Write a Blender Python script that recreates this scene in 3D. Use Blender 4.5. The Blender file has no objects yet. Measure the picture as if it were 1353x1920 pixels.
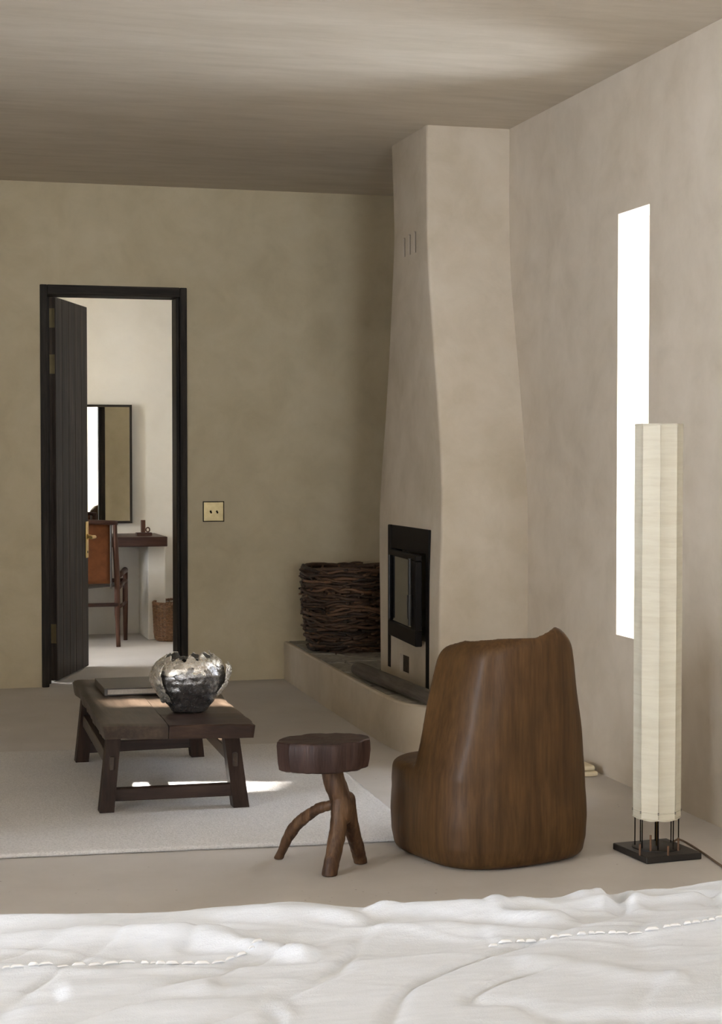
import bpy, bmesh, math, random
import numpy as np
from mathutils import Vector, Matrix, noise as mnoise
random.seed(4); rng = np.random.default_rng(4)
scn = bpy.context.scene
COL = scn.collection
R = math.radians

# ------------------------------------------------------------------ camera
FPX, CAMH, YAW, PITCH = 3260.0, 1.2, R(15.2), math.atan(110 / 3260.0)
cd = bpy.data.cameras.new('camera'); cam = bpy.data.objects.new('camera', cd); COL.objects.link(cam)
cam.location = (0, 0, CAMH); cam.rotation_euler = (math.pi / 2 - PITCH, 0, -YAW)
cd.sensor_fit = 'HORIZONTAL'; cd.sensor_width = 36.0; cd.lens = 36.0 * FPX / 1353.0
cd.clip_start = 0.02; cd.clip_end = 100
scn.camera = cam

# ------------------------------------------------------------------ sky, sun, exposure
world = bpy.data.worlds.new('world'); scn.world = world; world.use_nodes = True
bg = world.node_tree.nodes['Background']
bg.inputs['Color'].default_value = (0.90, 0.97, 1.09, 1); bg.inputs['Strength'].default_value = 24.0
sd = bpy.data.lights.new('sun', 'SUN'); sun = bpy.data.objects.new('sun', sd); COL.objects.link(sun)
sd.energy = 45.0; sd.angle = R(1.8); sd.color = (1.0, 0.96, 0.90)
_el, _a = math.atan(0.816), 0.19
sun.rotation_euler = Vector((-math.cos(_el), _a * math.cos(_el), -math.sin(_el))).to_track_quat('-Z', 'Y').to_euler()
vs = scn.view_settings
vs.view_transform = 'Standard'; vs.look = 'None'; vs.gamma = 1.0; vs.use_curve_mapping = False
vs.exposure = 0.40
scn.display_settings.display_device = 'sRGB'
def portal(name, loc, sx, sy, direction):
    l = bpy.data.lights.new(name, 'AREA'); l.shape = 'RECTANGLE'; l.size = sx; l.size_y = sy
    l.cycles.is_portal = True
    o = bpy.data.objects.new(name, l); COL.objects.link(o); o.location = loc
    o.rotation_euler = Vector(direction).to_track_quat('-Z', 'Z').to_euler()

# ------------------------------------------------------------------ measured room
XW, YB, CH = 2.565, 9.005, 2.58          # right wall, back wall, ceiling
YF = 11.56                               # far wall of the second room
XL, YR = -2.3, -2.8                      # left wall, rear wall (behind the camera)
WIN1 = (5.61, 5.88, 0.537, 2.068)        # slit window in the right wall

_fw0 = np.array([math.sin(YAW), math.cos(YAW), 0]); _rt = np.array([math.cos(YAW), -math.sin(YAW), 0])
_fw = _fw0 * math.cos(PITCH) - np.array([0, 0, math.sin(PITCH)]); _up = _fw0 * math.sin(PITCH) + np.array([0, 0, math.cos(PITCH)])
_O = np.array([0, 0, CAMH])
def at(x, y, X=None, Y=None, z=None, w=None):
    """photo measurement -> world point on a plane X=, Y=, z= or at depth w"""
    d = _fw + _rt * (x - 676.5) / FPX + _up * (960 - y) / FPX
    if X is not None: t = X / d[0]
    elif Y is not None: t = Y / d[1]
    elif z is not None: t = (z - CAMH) / d[2]
    else: t = w / (d @ _fw0)
    return _O + d * t
def uw(u, w, z=0.0):                     # right / depth / height relative to the camera's foot point
    p = _rt * u + _fw0 * w; return np.array([p[0], p[1], z])

# ------------------------------------------------------------------ materials
MATS = {}
def nodes(m): return m.node_tree.nodes, m.node_tree.links
def base(name, rough=0.8, metal=0.0, spec=0.5):
    m = bpy.data.materials.new(name); m.use_nodes = True
    p = m.node_tree.nodes['Principled BSDF']
    p.inputs['Roughness'].default_value = rough; p.inputs['Metallic'].default_value = metal
    p.inputs['Specular IOR Level'].default_value = spec
    MATS[name] = m; return m, p
def ramp(m, fac, stops):
    n, l = nodes(m); r = n.new('ShaderNodeValToRGB'); cr = r.color_ramp
    while len(cr.elements) < len(stops): cr.elements.new(0.5)
    for e, (pos, c) in zip(cr.elements, stops): e.position = pos; e.color = (*c, 1)
    l.new(fac, r.inputs['Fac']); return r.outputs['Color']
def coord(m, scale=(1, 1, 1), rot=(0, 0, 0)):
    n, l = nodes(m); t = n.new('ShaderNodeTexCoord'); mp = n.new('ShaderNodeMapping')
    mp.inputs['Scale'].default_value = scale; mp.inputs['Rotation'].default_value = rot
    l.new(t.outputs['Object'], mp.inputs['Vector']); return mp.outputs['Vector']
def tex(m, vec, scale, detail=4, rough=0.55, dist=0.0):
    n, l = nodes(m); t = n.new('ShaderNodeTexNoise')
    t.inputs['Scale'].default_value = scale; t.inputs['Detail'].default_value = detail
    t.inputs['Roughness'].default_value = rough; t.inputs['Distortion'].default_value = dist
    l.new(vec, t.inputs['Vector']); return t.outputs['Fac']
def mix(m, a, b, fac, mode='MIX'):
    n, l = nodes(m); x = n.new('ShaderNodeMix'); x.data_type = 'RGBA'; x.blend_type = mode
    for s, v in ((x.inputs[0], fac), (x.inputs[6], a), (x.inputs[7], b)):
        if isinstance(v, (int, float)): s.default_value = v
        elif isinstance(v, tuple): s.default_value = (*v, 1)
        else: l.new(v, s)
    return x.outputs[2]
def bump(m, p, h, strength, dist):
    n, l = nodes(m); b = n.new('ShaderNodeBump'); b.inputs['Strength'].default_value = strength
    b.inputs['Distance'].default_value = dist; l.new(h, b.inputs['Height'])
    if p.inputs['Normal'].is_linked: l.new(p.inputs['Normal'].links[0].from_socket, b.inputs['Normal'])
    l.new(b.outputs['Normal'], p.inputs['Normal'])
def plaster(name, lo, mid, hi, stretch=(1, 1, 1), amp=0.5):
    m, p = base(name, 0.92, 0, 0.25); n, l = nodes(m)
    v = coord(m, stretch); v0 = coord(m)
    a = tex(m, v, 1.3, 6, 0.62, 0.6); b = tex(m, v, 5.5, 5, 0.6, 0.4); f = tex(m, v0, 45, 4, 0.6)
    c1 = ramp(m, a, [(0.30, lo), (0.5, mid), (0.70, hi)]); c2 = ramp(m, b, [(0.32, lo), (0.5, mid), (0.68, hi)])
    l.new(mix(m, c1, c2, 0.42), p.inputs['Base Color'])
    bump(m, p, b, 0.12, 0.02); bump(m, p, f, amp * 0.25, 0.004)
    return m
PL = plaster('plaster', (0.455, 0.385, 0.28), (0.56, 0.48, 0.37), (0.635, 0.56, 0.45))
PLR = plaster('plaster_right_lit', (0.52, 0.445, 0.345), (0.62, 0.54, 0.435), (0.69, 0.61, 0.505))  # paler copy of the plaster: brightness the right wall lacks, put into its colour
PLB = plaster('plaster_back', (0.455, 0.382, 0.25), (0.56, 0.475, 0.318), (0.63, 0.545, 0.38))
PLC = plaster('plaster_ceiling', (0.50, 0.435, 0.34), (0.58, 0.51, 0.41), (0.64, 0.57, 0.47), stretch=(0.7, 3.0, 1))
PLW = plaster('plaster_pale', (0.66, 0.62, 0.55), (0.71, 0.67, 0.60), (0.75, 0.71, 0.64))
def mk_floor():
    m, p = base('floor_concrete', 0.72, 0, 0.35); n, l = nodes(m); v = coord(m)
    a = tex(m, v, 2.2, 5, 0.6); b = tex(m, v, 26, 4)
    c = ramp(m, a, [(0.3, (0.53, 0.49, 0.45)), (0.7, (0.61, 0.57, 0.53))])
    vo = n.new('ShaderNodeTexVoronoi'); vo.inputs['Scale'].default_value = 26; l.new(v, vo.inputs['Vector'])
    s = ramp(m, vo.outputs['Distance'], [(0.0, (1, 1, 1)), (0.11, (0, 0, 0))])
    keep = ramp(m, tex(m, v, 9, 3), [(0.50, (0, 0, 0)), (0.60, (1, 1, 1))])
    sp = mix(m, s, keep, 1.0, 'MULTIPLY')
    l.new(mix(m, c, (0.16, 0.11, 0.075), sp), p.inputs['Base Color']); bump(m, p, b, 0.2, 0.003)
    return m
FL = mk_floor()
def wood(name, dark, mid, lite, axis=2, scale=18, rough=0.5, spec=0.4, bstr=0.3, blotch=0.0, coat=0.0):
    m, p = base(name, rough, 0, spec); n, l = nodes(m)
    st = [1, 1, 1]; st[axis] = 0.07
    v = coord(m, tuple(st)); a = tex(m, v, scale, 6, 0.65, 0.25); f = tex(m, v, scale * 4.5, 4, 0.6)
    c = ramp(m, a, [(0.30, dark), (0.5, mid), (0.72, lite)])
    cf = ramp(m, f, [(0.35, (0.55, 0.55, 0.55)), (0.6, (1, 1, 1))])
    c = mix(m, c, cf, 0.6, 'MULTIPLY')
    if blotch: c = mix(m, c, ramp(m, tex(m, coord(m), 7, 4), [(0.35, (0.5, 0.47, 0.45)), (0.65, (1, 1, 1))]), blotch, 'MULTIPLY')
    l.new(c, p.inputs['Base Color']); bump(m, p, a, bstr, 0.004); bump(m, p, f, bstr * 0.6, 0.0015)
    p.inputs['Coat Weight'].default_value = coat; p.inputs['Coat Roughness'].default_value = 0.22
    return m
W_CHAIR = wood('carved_wood', (0.058, 0.026, 0.0075), (0.092, 0.044, 0.0135), (0.125, 0.064, 0.0215), 2, 24, 0.56, 0.26, 0.10, 0.35, 0.05)
W_STOOL = wood('rough_log', (0.035, 0.017, 0.009), (0.095, 0.046, 0.022), (0.22, 0.125, 0.062), 2, 30, 0.5, 0.3, 0.9, 0.6)
W_SEAT = wood('stool_slab_wood', (0.024, 0.011, 0.008), (0.048, 0.023, 0.017), (0.095, 0.052, 0.04), 2, 24, 0.48, 0.3, 0.9, 0.6)
W_TABX = wood('table_wood_cross', (0.022, 0.011, 0.007), (0.045, 0.023, 0.015), (0.08, 0.046, 0.03), 0, 24, 0.45, 0.35, 0.5, 0.5)
W_TABY = wood('table_wood', (0.032, 0.02, 0.013), (0.062, 0.041, 0.027), (0.10, 0.07, 0.048), 1, 20, 0.40, 0.4, 0.5, 0.6)
W_TABZ = wood('table_leg_wood', (0.016, 0.009, 0.006), (0.034, 0.018, 0.012), (0.065, 0.036, 0.022), 2, 24, 0.55, 0.22, 0.5, 0.4)
W_DOOR = wood('weathered_door', (0.017, 0.012, 0.009), (0.038, 0.028, 0.021), (0.088, 0.069, 0.052), 2, 24, 0.6, 0.18, 0.6, 0.35)
W_FRAME = wood('weathered_frame', (0.013, 0.010, 0.007), (0.027, 0.021, 0.015), (0.065, 0.054, 0.04), 2, 22, 0.6, 0.18, 0.6, 0.35)
W_FRAMEX = wood('weathered_head', (0.013, 0.010, 0.007), (0.027, 0.021, 0.015), (0.065, 0.054, 0.04), 0, 22, 0.6, 0.18, 0.6, 0.35)
W_RED = wood('red_brown_wood', (0.04, 0.015, 0.009), (0.07, 0.028, 0.016), (0.11, 0.05, 0.028), 2, 22, 0.42, 0.3, 0.15)
W_REDX = wood('red_brown_wood_cross', (0.03, 0.012, 0.008), (0.05, 0.021, 0.014), (0.085, 0.04, 0.028), 0, 22, 0.42, 0.3, 0.15)
W_LOG = wood('weathered_pole', (0.07, 0.058, 0.044), (0.12, 0.10, 0.08), (0.18, 0.155, 0.125), 1, 22, 0.7, 0.3, 0.6, 0.3)
W_BLACK = wood('ebonised_wood', (0.010, 0.008, 0.006), (0.018, 0.014, 0.011), (0.03, 0.024, 0.019), 0, 25, 0.5, 0.4, 0.15)
def flat(name, col, rough=0.5, metal=0.0, spec=0.5, nz=0.0, nscale=30, bstr=0.0):
    m, p = base(name, rough, metal, spec); n, l = nodes(m)
    f = tex(m, coord(m), nscale, 4)
    lo = tuple(c * (1 - nz) for c in col); hi = tuple(min(1, c * (1 + nz)) for c in col)
    l.new(ramp(m, f, [(0.3, lo), (0.7, hi)]), p.inputs['Base Color'])
    if bstr: bump(m, p, f, bstr, 0.003)
    return m
def twigmat(name, a, b):
    m, p = base(name, 0.62, 0, 0.4); n, l = nodes(m)
    oi = n.new('ShaderNodeObjectInfo'); f = tex(m, coord(m), 30, 3)
    c = mix(m, ramp(m, oi.outputs['Random'], [(0.0, a), (0.8, tuple((x + y) / 2 for x, y in zip(a, b))), (1.0, b)]), ramp(m, f, [(0.35, (0.5, 0.5, 0.5)), (0.65, (1, 1, 1))]), 0.7, 'MULTIPLY')
    l.new(c, p.inputs['Base Color']); bump(m, p, f, 0.4, 0.003); return m
TWIG = twigmat('dark_twig', (0.024, 0.014, 0.008), (0.20, 0.105, 0.055))
WICK = flat('wicker', (0.23, 0.125, 0.065), 0.6, 0, 0.4, 0.45, 60)
BLK = flat('black_iron', (0.008, 0.006, 0.005), 0.55, 0, 0.15, 0.2)
STEEL = flat('dark_steel', (0.022, 0.020, 0.018), 0.42, 0.0, 0.35, 0.1)
GLASS = flat('stove_glass', (0.010, 0.009, 0.007), 0.03, 0, 0.55, 0.0)
BRASS = flat('brass', (0.62, 0.43, 0.16), 0.32, 1.0, 0.5, 0.12, 15)
OBRASS = flat('aged_brass', (0.40, 0.32, 0.17), 0.35, 1.0, 0.5, 0.12, 40)
MIRR = flat('mirror_glass', (0.86, 0.87, 0.84), 0.015, 1.0, 0.5, 0.0)
LEATH = flat('tan_leather', (0.125, 0.042, 0.014), 0.55, 0, 0.2, 0.18, 25, 0.1)
SLATE = twigmat('slate', (0.34, 0.31, 0.25), (0.48, 0.44, 0.36)); MATS['slate'].node_tree.nodes['Principled BSDF'].inputs['Roughness'].default_value = 0.75
COVER = flat('dark_cover', (0.055, 0.043, 0.034), 0.38, 0, 0.5, 0.15)
PAGES = flat('pages', (0.42, 0.37, 0.31), 0.8, 0, 0.2, 0.12, 200)
CREAM = flat('cream_cloth', (0.72, 0.62, 0.43), 0.9, 0, 0.1, 0.06)
CORD = flat('brown_cord', (0.13, 0.085, 0.055), 0.7, 0, 0.2, 0.1)
PEG = flat('peg_wood', (0.13, 0.07, 0.04), 0.6, 0, 0.3, 0.25)
def mk_linen():
    m, p = base('white_linen', 0.95, 0, 0.1); n, l = nodes(m)
    f = tex(m, coord(m, (1, 1, 1)), 420, 3, 0.7); g = tex(m, coord(m, (0.25, 1, 1)), 90, 4, 0.6)
    l.new(ramp(m, g, [(0.3, (0.63, 0.66, 0.71)), (0.7, (0.69, 0.72, 0.775))]), p.inputs['Base Color'])
    bump(m, p, g, 0.25, 0.004); bump(m, p, f, 0.35, 0.0015)
    p.inputs['Sheen Weight'].default_value = 0.15; return m
LINEN = mk_linen()
STITCH = flat('white_thread', (0.80, 0.80, 0.80), 0.9, 0, 0.1, 0.03)
def mk_rug():
    m, p = base('cream_wool', 0.97, 0, 0.05); n, l = nodes(m); v = coord(m)
    f = tex(m, v, 170, 3, 0.65); g = tex(m, v, 3, 4)
    c = mix(m, ramp(m, f, [(0.3, (0.60, 0.575, 0.55)), (0.6, (0.80, 0.77, 0.745))]), ramp(m, g, [(0.3, (0.93, 0.93, 0.93)), (0.7, (1, 1, 1))]), 1.0, 'MULTIPLY')
    l.new(c, p.inputs['Base Color']); bump(m, p, f, 0.8, 0.006); return m
RUG = mk_rug()
def mk_shade():
    m, p = base('lamp_cloth', 0.9, 0, 0.1); n, l = nodes(m)
    v = coord(m, (1.2, 1.2, 14)); f = tex(m, v, 6, 5, 0.6, 0.5); g = tex(m, coord(m, (1, 1, 6)), 160, 3)
    l.new(ramp(m, f, [(0.3, (0.72, 0.66, 0.52)), (0.65, (0.82, 0.77, 0.63))]), p.inputs['Base Color'])
    bump(m, p, f, 0.35, 0.006); bump(m, p, g, 0.2, 0.001)
    t = n.new('ShaderNodeBsdfTranslucent'); t.inputs['Color'].default_value = (0.80, 0.74, 0.60, 1)
    x = n.new('ShaderNodeMixShader'); x.inputs[0].default_value = 0.22
    l.new(p.outputs[0], x.inputs[1]); l.new(t.outputs[0], x.inputs[2]); l.new(x.outputs[0], n['Material Output'].inputs['Surface'])
    return m
SHADE = mk_shade()
def mk_curtain():
    m, p = base('curtain_cloth', 0.95, 0, 0.05); n, l = nodes(m)
    f = tex(m, coord(m, (1, 1, 0.05)), 30, 3)
    l.new(ramp(m, f, [(0.3, (0.78, 0.70, 0.55)), (0.7, (0.85, 0.79, 0.65))]), p.inputs['Base Color'])
    t = n.new('ShaderNodeBsdfTranslucent'); t.inputs['Color'].default_value = (0.88, 0.82, 0.70, 1)
    x = n.new('ShaderNodeMixShader'); x.inputs[0].default_value = 0.16
    l.new(p.outputs[0], x.inputs[1]); l.new(t.outputs[0], x.inputs[2]); l.new(x.outputs[0], n['Material Output'].inputs['Surface'])
    return m
CURT = mk_curtain()
def mk_silver(name, lo, hi, rough, metal):
    m, p = base(name, rough, metal, 0.5); n, l = nodes(m); v = coord(m)
    f = tex(m, v, 38, 5, 0.7, 0.8); g = tex(m, v, 110, 3, 0.6)
    l.new(ramp(m, f, [(0.35, lo), (0.65, hi)]), p.inputs['Base Color'])
    l.new(ramp(m, g, [(0.3, (rough * 0.6,) * 3), (0.7, (rough * 1.5,) * 3)]), p.inputs['Roughness'])
    bump(m, p, f, 0.55, 0.006); bump(m, p, g, 0.3, 0.002); return m
SIL_D = mk_silver('dark_silver', (0.16, 0.15, 0.145), (0.42, 0.41, 0.40), 0.22, 0.92)
SIL_L = mk_silver('pale_silver', (0.55, 0.50, 0.42), (0.85, 0.81, 0.74), 0.30, 0.8)

# ------------------------------------------------------------------ object helpers
def wloc(o):
    v = Vector((0, 0, 0))
    while o is not None: v += o.location; o = o.parent
    return v
def tag(o, label=None, cat=None, group=None, kind=None):
    if label: o['label'] = label
    if cat: o['category'] = cat
    if group: o['group'] = group
    if kind: o['kind'] = kind
    return o
def empty(name, loc, label=None, cat=None, group=None, kind=None):
    o = bpy.data.objects.new(name, None); COL.objects.link(o); o.location = loc
    o.empty_display_size = 0.1
    return tag(o, label, cat, group, kind)
def obj(name, bm, m, parent=None, smooth=False, bevel=0.0, seg=2, angle=None, recalc=True):
    """world-coordinate bmesh -> one mesh object (optionally a part of parent)"""
    if bevel:
        eds = [e for e in bm.edges if len(e.link_faces) == 2 and e.calc_face_angle(0) > 0.5]
        bmesh.ops.bevel(bm, geom=eds, offset=bevel, segments=seg, profile=0.5, affect='EDGES')
    if recalc: bmesh.ops.recalc_face_normals(bm, faces=bm.faces)
    me = bpy.data.meshes.new(name)
    if parent is not None:
        off = wloc(parent); bmesh.ops.translate(bm, verts=bm.verts, vec=-off)
    bm.to_mesh(me); bm.free()
    me.materials.append(m)
    if smooth or angle:
        me.polygons.foreach_set('use_smooth', [True] * len(me.polygons))
        if angle: me.set_sharp_from_angle(angle=R(angle))
    o = bpy.data.objects.new(name, me); COL.objects.link(o)
    o.parent = parent
    return o
def single(name, bm, m, base_loc, **k):
    """top-level one-mesh thing with its origin at its base"""
    bmesh.ops.translate(bm, verts=bm.verts, vec=-Vector(base_loc))
    o = obj(name, bm, m, None, **k); o.location = base_loc; return o
def bx(x0, x1, y0, y1, z0, z1, bm=None):
    bm = bm or bmesh.new()
    mtx = Matrix.Translation(((x0 + x1) / 2, (y0 + y1) / 2, (z0 + z1) / 2)) @ Matrix.Diagonal((x1 - x0, y1 - y0, z1 - z0, 1))
    bmesh.ops.create_cube(bm, size=1, matrix=mtx); return bm
def obox(c, size, mtx3, bm=None):
    """oriented box; mtx3 columns = axes"""
    bm = bm or bmesh.new()
    M = Matrix(mtx3).to_4x4(); M.translation = Vector(c)
    bmesh.ops.create_cube(bm, size=1, matrix=M @ Matrix.Diagonal((*size, 1))); return bm
def beam(a, b, wx, wy, bm=None, up=(0, 0, 1)):
    a, b = Vector(a), Vector(b); d = (b - a); L = d.length; d.normalize()
    s = d.cross(Vector(up));
    if s.length < 1e-4: s = d.cross(Vector((0, 1, 0)))
    s.normalize(); t = s.cross(d)
    return obox((a + b) / 2, (wx, wy, L), Matrix((s, t, d)).transposed(), bm)
def tube(pts, rad, n=10, bm=None, cap=True, jit=0.0):
    bm = bm or bmesh.new(); pts = [Vector(p) for p in pts]; rings = []
    if not hasattr(rad, '__len__'): rad = [rad] * len(pts)
    ref = Vector((0, 0, 1)); prev = None
    for i, p in enumerate(pts):
        d = (pts[min(i + 1, len(pts) - 1)] - pts[max(i - 1, 0)]).normalized()
        s = d.cross(ref) if prev is None else (prev - d * prev.dot(d))
        if s.length < 1e-4: s = d.cross(Vector((1, 0, 0)))
        s.normalize(); prev = s; t = d.cross(s)
        rings.append([bm.verts.new(p + (s * math.cos(k * 2 * math.pi / n) + t * math.sin(k * 2 * math.pi / n)) * rad[i] * (1 + jit * random.uniform(-1, 1))) for k in range(n)])
    for a, b in zip(rings, rings[1:]):
        for k in range(n): bm.faces.new((a[k], a[(k + 1) % n], b[(k + 1) % n], b[k]))
    if cap: bm.faces.new(rings[0][::-1]); bm.faces.new(rings[-1])
    return bm
def lathe(c, prof, n=24, bm=None, cap0=True, cap1=True):
    bm = bm or bmesh.new(); rings = []
    for r, z in prof:
        rings.append([bm.verts.new((c[0] + r * math.cos(k * 2 * math.pi / n), c[1] + r * math.sin(k * 2 * math.pi / n), c[2] + z)) for k in range(n)])
    for a, b in zip(rings, rings[1:]):
        for k in range(n): bm.faces.new((a[k], a[(k + 1) % n], b[(k + 1) % n], b[k]))
    if cap0: bm.faces.new(rings[0][::-1])
    if cap1: bm.faces.new(rings[-1])
    return bm
def prism(poly, z0, z1, bm=None):
    bm = bm or bmesh.new()
    a = [bm.verts.new((x, y, z0)) for x, y in poly]; b = [bm.verts.new((x, y, z1)) for x, y in poly]
    n = len(poly)
    for k in range(n): bm.faces.new((a[k], a[(k + 1) % n], b[(k + 1) % n], b[k]))
    bm.faces.new(a[::-1]); bm.faces.new(b); return bm
def catmull(pts, n=6):
    P = [Vector(p) for p in pts]; out = []
    for i in range(len(P) - 1):
        p0, p1, p2, p3 = P[max(i - 1, 0)], P[i], P[i + 1], P[min(i + 2, len(P) - 1)]
        for k in range(n):
            t = k / n
            out.append(0.5 * ((2 * p1) + (p2 - p0) * t + (2 * p0 - 5 * p1 + 4 * p2 - p3) * t * t + (3 * p1 - p0 - 3 * p2 + p3) * t ** 3))
    out.append(P[-1]); return out
def nz(v, s, oct=3):
    return mnoise.fractal(Vector(v) * s, 1.0, 2.0, oct)
def rough(bm, amt, s, seed=0):
    bm.normal_update()
    for v in bm.verts: v.co += v.normal * amt * nz(v.co + Vector((seed, 0, 0)), s)
    return bm
def surfnet(f, lo, hi, h):
    """naive surface nets of an implicit solid -> bmesh (world coordinates)"""
    ax = [np.arange(lo[i], hi[i] + h, h) for i in range(3)]
    X, Y, Z = np.meshgrid(*ax, indexing='ij'); V = f(X, Y, Z); S = V < 0
    nx, ny, nzz = V.shape; acc = np.zeros((nx - 1, ny - 1, nzz - 1, 3)); cnt = np.zeros((nx - 1, ny - 1, nzz - 1))
    cor = [(i, j, k) for i in (0, 1) for j in (0, 1) for k in (0, 1)]
    sl = lambda A, c: A[c[0]:c[0] + nx - 1, c[1]:c[1] + ny - 1, c[2]:c[2] + nzz - 1]
    for a in cor:
        for axis in range(3):
            if a[axis]: continue
            b = list(a); b[axis] = 1; b = tuple(b)
            va, vb = sl(V, a), sl(V, b); m = sl(S, a) != sl(S, b)
            t = np.where(m, va / np.where(m, va - vb, 1), 0)
            for q in range(3): acc[..., q] += np.where(m, a[q] + (t if q == axis else 0), 0)
            cnt += m
    act = cnt > 0; idx = -np.ones(act.shape, int); idx[act] = np.arange(act.sum())
    ijk = np.argwhere(act); pos = (ijk + acc[act] / cnt[act][:, None]) * h + np.array(lo)
    faces = []
    for axis in range(3):
        a1, a2 = (axis + 1) % 3, (axis + 2) % 3
        s0 = [slice(None)] * 3; s1 = [slice(None)] * 3; s0[axis] = slice(0, -1); s1[axis] = slice(1, None)
        A, B = S[tuple(s0)], S[tuple(s1)]; e = np.argwhere(A != B)
        e = e[(e[:, a1] > 0) & (e[:, a2] > 0) & (e[:, a1] < idx.shape[a1]) & (e[:, a2] < idx.shape[a2])]
        ins = A[tuple(e.T)]
        def g(d1, d2):
            q = e.copy(); q[:, a1] += d1; q[:, a2] += d2; return idx[tuple(q.T)]
        q = np.stack([g(-1, -1), g(0, -1), g(0, 0), g(-1, 0)], 1); q[~ins] = q[~ins][:, ::-1]; faces.append(q)
    F = np.concatenate(faces)
    me = bpy.data.meshes.new('tmp'); me.from_pydata(pos.tolist(), [], F.tolist()); bm = bmesh.new(); bm.from_mesh(me); bpy.data.meshes.remove(me)
    return bm
smax = lambda a, b, k: np.maximum(a, b) + np.maximum(k - np.abs(a - b), 0) ** 2 / (4 * k)
smin = lambda a, b, k: np.minimum(a, b) - np.maximum(k - np.abs(a - b), 0) ** 2 / (4 * k)
def wob(X, Y, Z, s, seed=0.0):
    return (np.sin(X * s * 1.1 + seed) * np.sin(Y * s * 1.3 + 2 * seed + 1) * np.sin(Z * s * 0.9 + seed * 3 + 2)
            + 0.5 * np.sin(X * s * 2.3 + 1 + seed) * np.sin(Y * s * 2.1 + seed) * np.sin(Z * s * 2.6 + 3))
def bool_diff(bm, cutters):
    """bmesh minus a list of bmeshes (exact)"""
    def tmp(b):
        bmesh.ops.recalc_face_normals(b, faces=b.faces)
        me = bpy.data.meshes.new('t'); b.to_mesh(me); b.free(); o = bpy.data.objects.new('t', me); COL.objects.link(o); return o
    a = tmp(bm); cs = [tmp(c) for c in cutters]
    for c in cs:
        md = a.modifiers.new('b', 'BOOLEAN'); md.operation = 'DIFFERENCE'; md.solver = 'EXACT'; md.object = c
    dg = bpy.context.evaluated_depsgraph_get(); me = bpy.data.meshes.new_from_object(a.evaluated_get(dg))
    out = bmesh.new(); out.from_mesh(me)
    for o in [a] + cs:
        d = o.data; bpy.data.objects.remove(o); bpy.data.meshes.remove(d)
    bpy.data.meshes.remove(me); return out
def struct(name, bm, m, label=None, **k):
    o = obj(name, bm, m, None, **k); o['kind'] = 'structure'
    if label: o['label'] = label
    return o

# ================================================================== the room
struct('floor', bx(XL - 0.3, 3.2, YR - 0.3, YF + 0.3, -0.12, 0.0), FL, 'pale speckled concrete floor')
struct('ceiling', bx(XL - 0.3, 3.2, YR - 0.3, YF + 0.3, CH, CH + 0.15), PLC, 'beige limewashed plaster ceiling')
def wall_x(x0, x1, ya, yb, holes):      # wall in a plane of constant X with rectangular holes (y0,y1,z0,z1)
    bm = bmesh.new(); y = ya
    for (h0, h1, z0, z1) in sorted(holes):
        bx(x0, x1, y, h0, 0, CH, bm)
        if z0 > 0: bx(x0, x1, h0, h1, 0, z0, bm)
        bx(x0, x1, h0, h1, z1, CH, bm); y = h1
    bx(x0, x1, y, yb, 0, CH, bm); return bm
def wall_y(y0, y1, xa, xb, holes):
    bm = bmesh.new(); x = xa
    for (h0, h1, z0, z1) in sorted(holes):
        bx(x, h0, y0, y1, 0, CH, bm)
        if z0 > 0: bx(h0, h1, y0, y1, 0, z0, bm)
        bx(h0, h1, y0, y1, z1, CH, bm); x = h1
    bx(x, xb, y0, y1, 0, CH, bm); return bm
WT = 0.30
XA, YA = 2.86, 7.45
struct('wall_alcove', bx(XA, XA + 0.2, YA - 0.2, YB, 0, CH), PL, 'recessed wall behind the chimney')
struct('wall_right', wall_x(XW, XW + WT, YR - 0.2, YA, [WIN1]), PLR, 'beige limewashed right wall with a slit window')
DOORH = (0.752, 1.506, 0.0, 2.06)
struct('wall_back', wall_y(YB, YB + 0.16, XL - 0.2, 3.2, [DOORH]), PLB, 'beige limewashed back wall with the doorway')
LWIN = (1.9, 3.1, 0.0, 2.2)
struct('wall_left', wall_x(XL - 0.25, XL, YR - 0.2, YB, [LWIN]), PL, 'left wall outside the view with a wide window')
RWIN = (0.2, 2.5, 0.0, 2.40)
struct('wall_rear', wall_y(YR - 0.25, YR, XL, XW, [RWIN]), PL, 'rear wall behind the bed with a wide window')
XL2, XR2 = -0.4, 2.9
L2WIN = (9.55, 10.6, 0.6, 2.25)
struct('wall_far', wall_y(YF, YF + 0.2, XL2 - 0.2, 3.2, []), PLW, 'pale plaster wall of the room beyond the door')
struct('wall_far_left', wall_x(XL2 - 0.25, XL2, YB + 0.16, YF, [L2WIN]), PLW)
struct('wall_far_right', wall_x(XR2, XR2 + 0.2, YB + 0.16, YF, []), PLW)
portal('portal_slit', (XW + WT + 0.01, (WIN1[0] + WIN1[1]) / 2, (WIN1[2] + WIN1[3]) / 2), WIN1[1] - WIN1[0], WIN1[3] - WIN1[2], (-1, 0, 0))
portal('portal_left', (XL - 0.26, (LWIN[0] + LWIN[1]) / 2, (LWIN[2] + LWIN[3]) / 2), LWIN[1] - LWIN[0], LWIN[3] - LWIN[2], (1, 0, 0))
portal('portal_rear', ((RWIN[0] + RWIN[1]) / 2, YR - 0.26, (RWIN[2] + RWIN[3]) / 2), RWIN[1] - RWIN[0], RWIN[3] - RWIN[2], (0, 1, 0))
portal('portal_far', (XL2 - 0.26, (L2WIN[0] + L2WIN[1]) / 2, (L2WIN[2] + L2WIN[3]) / 2), L2WIN[1] - L2WIN[0], L2WIN[3] - L2WIN[2], (1, 0, 0))
struct('roof_rear', bx(XL - 4.2, XW + 0.6, YR - 4.2, YR - 0.26, 2.50, 2.62), PL, 'porch roof outside the rear window')
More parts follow.
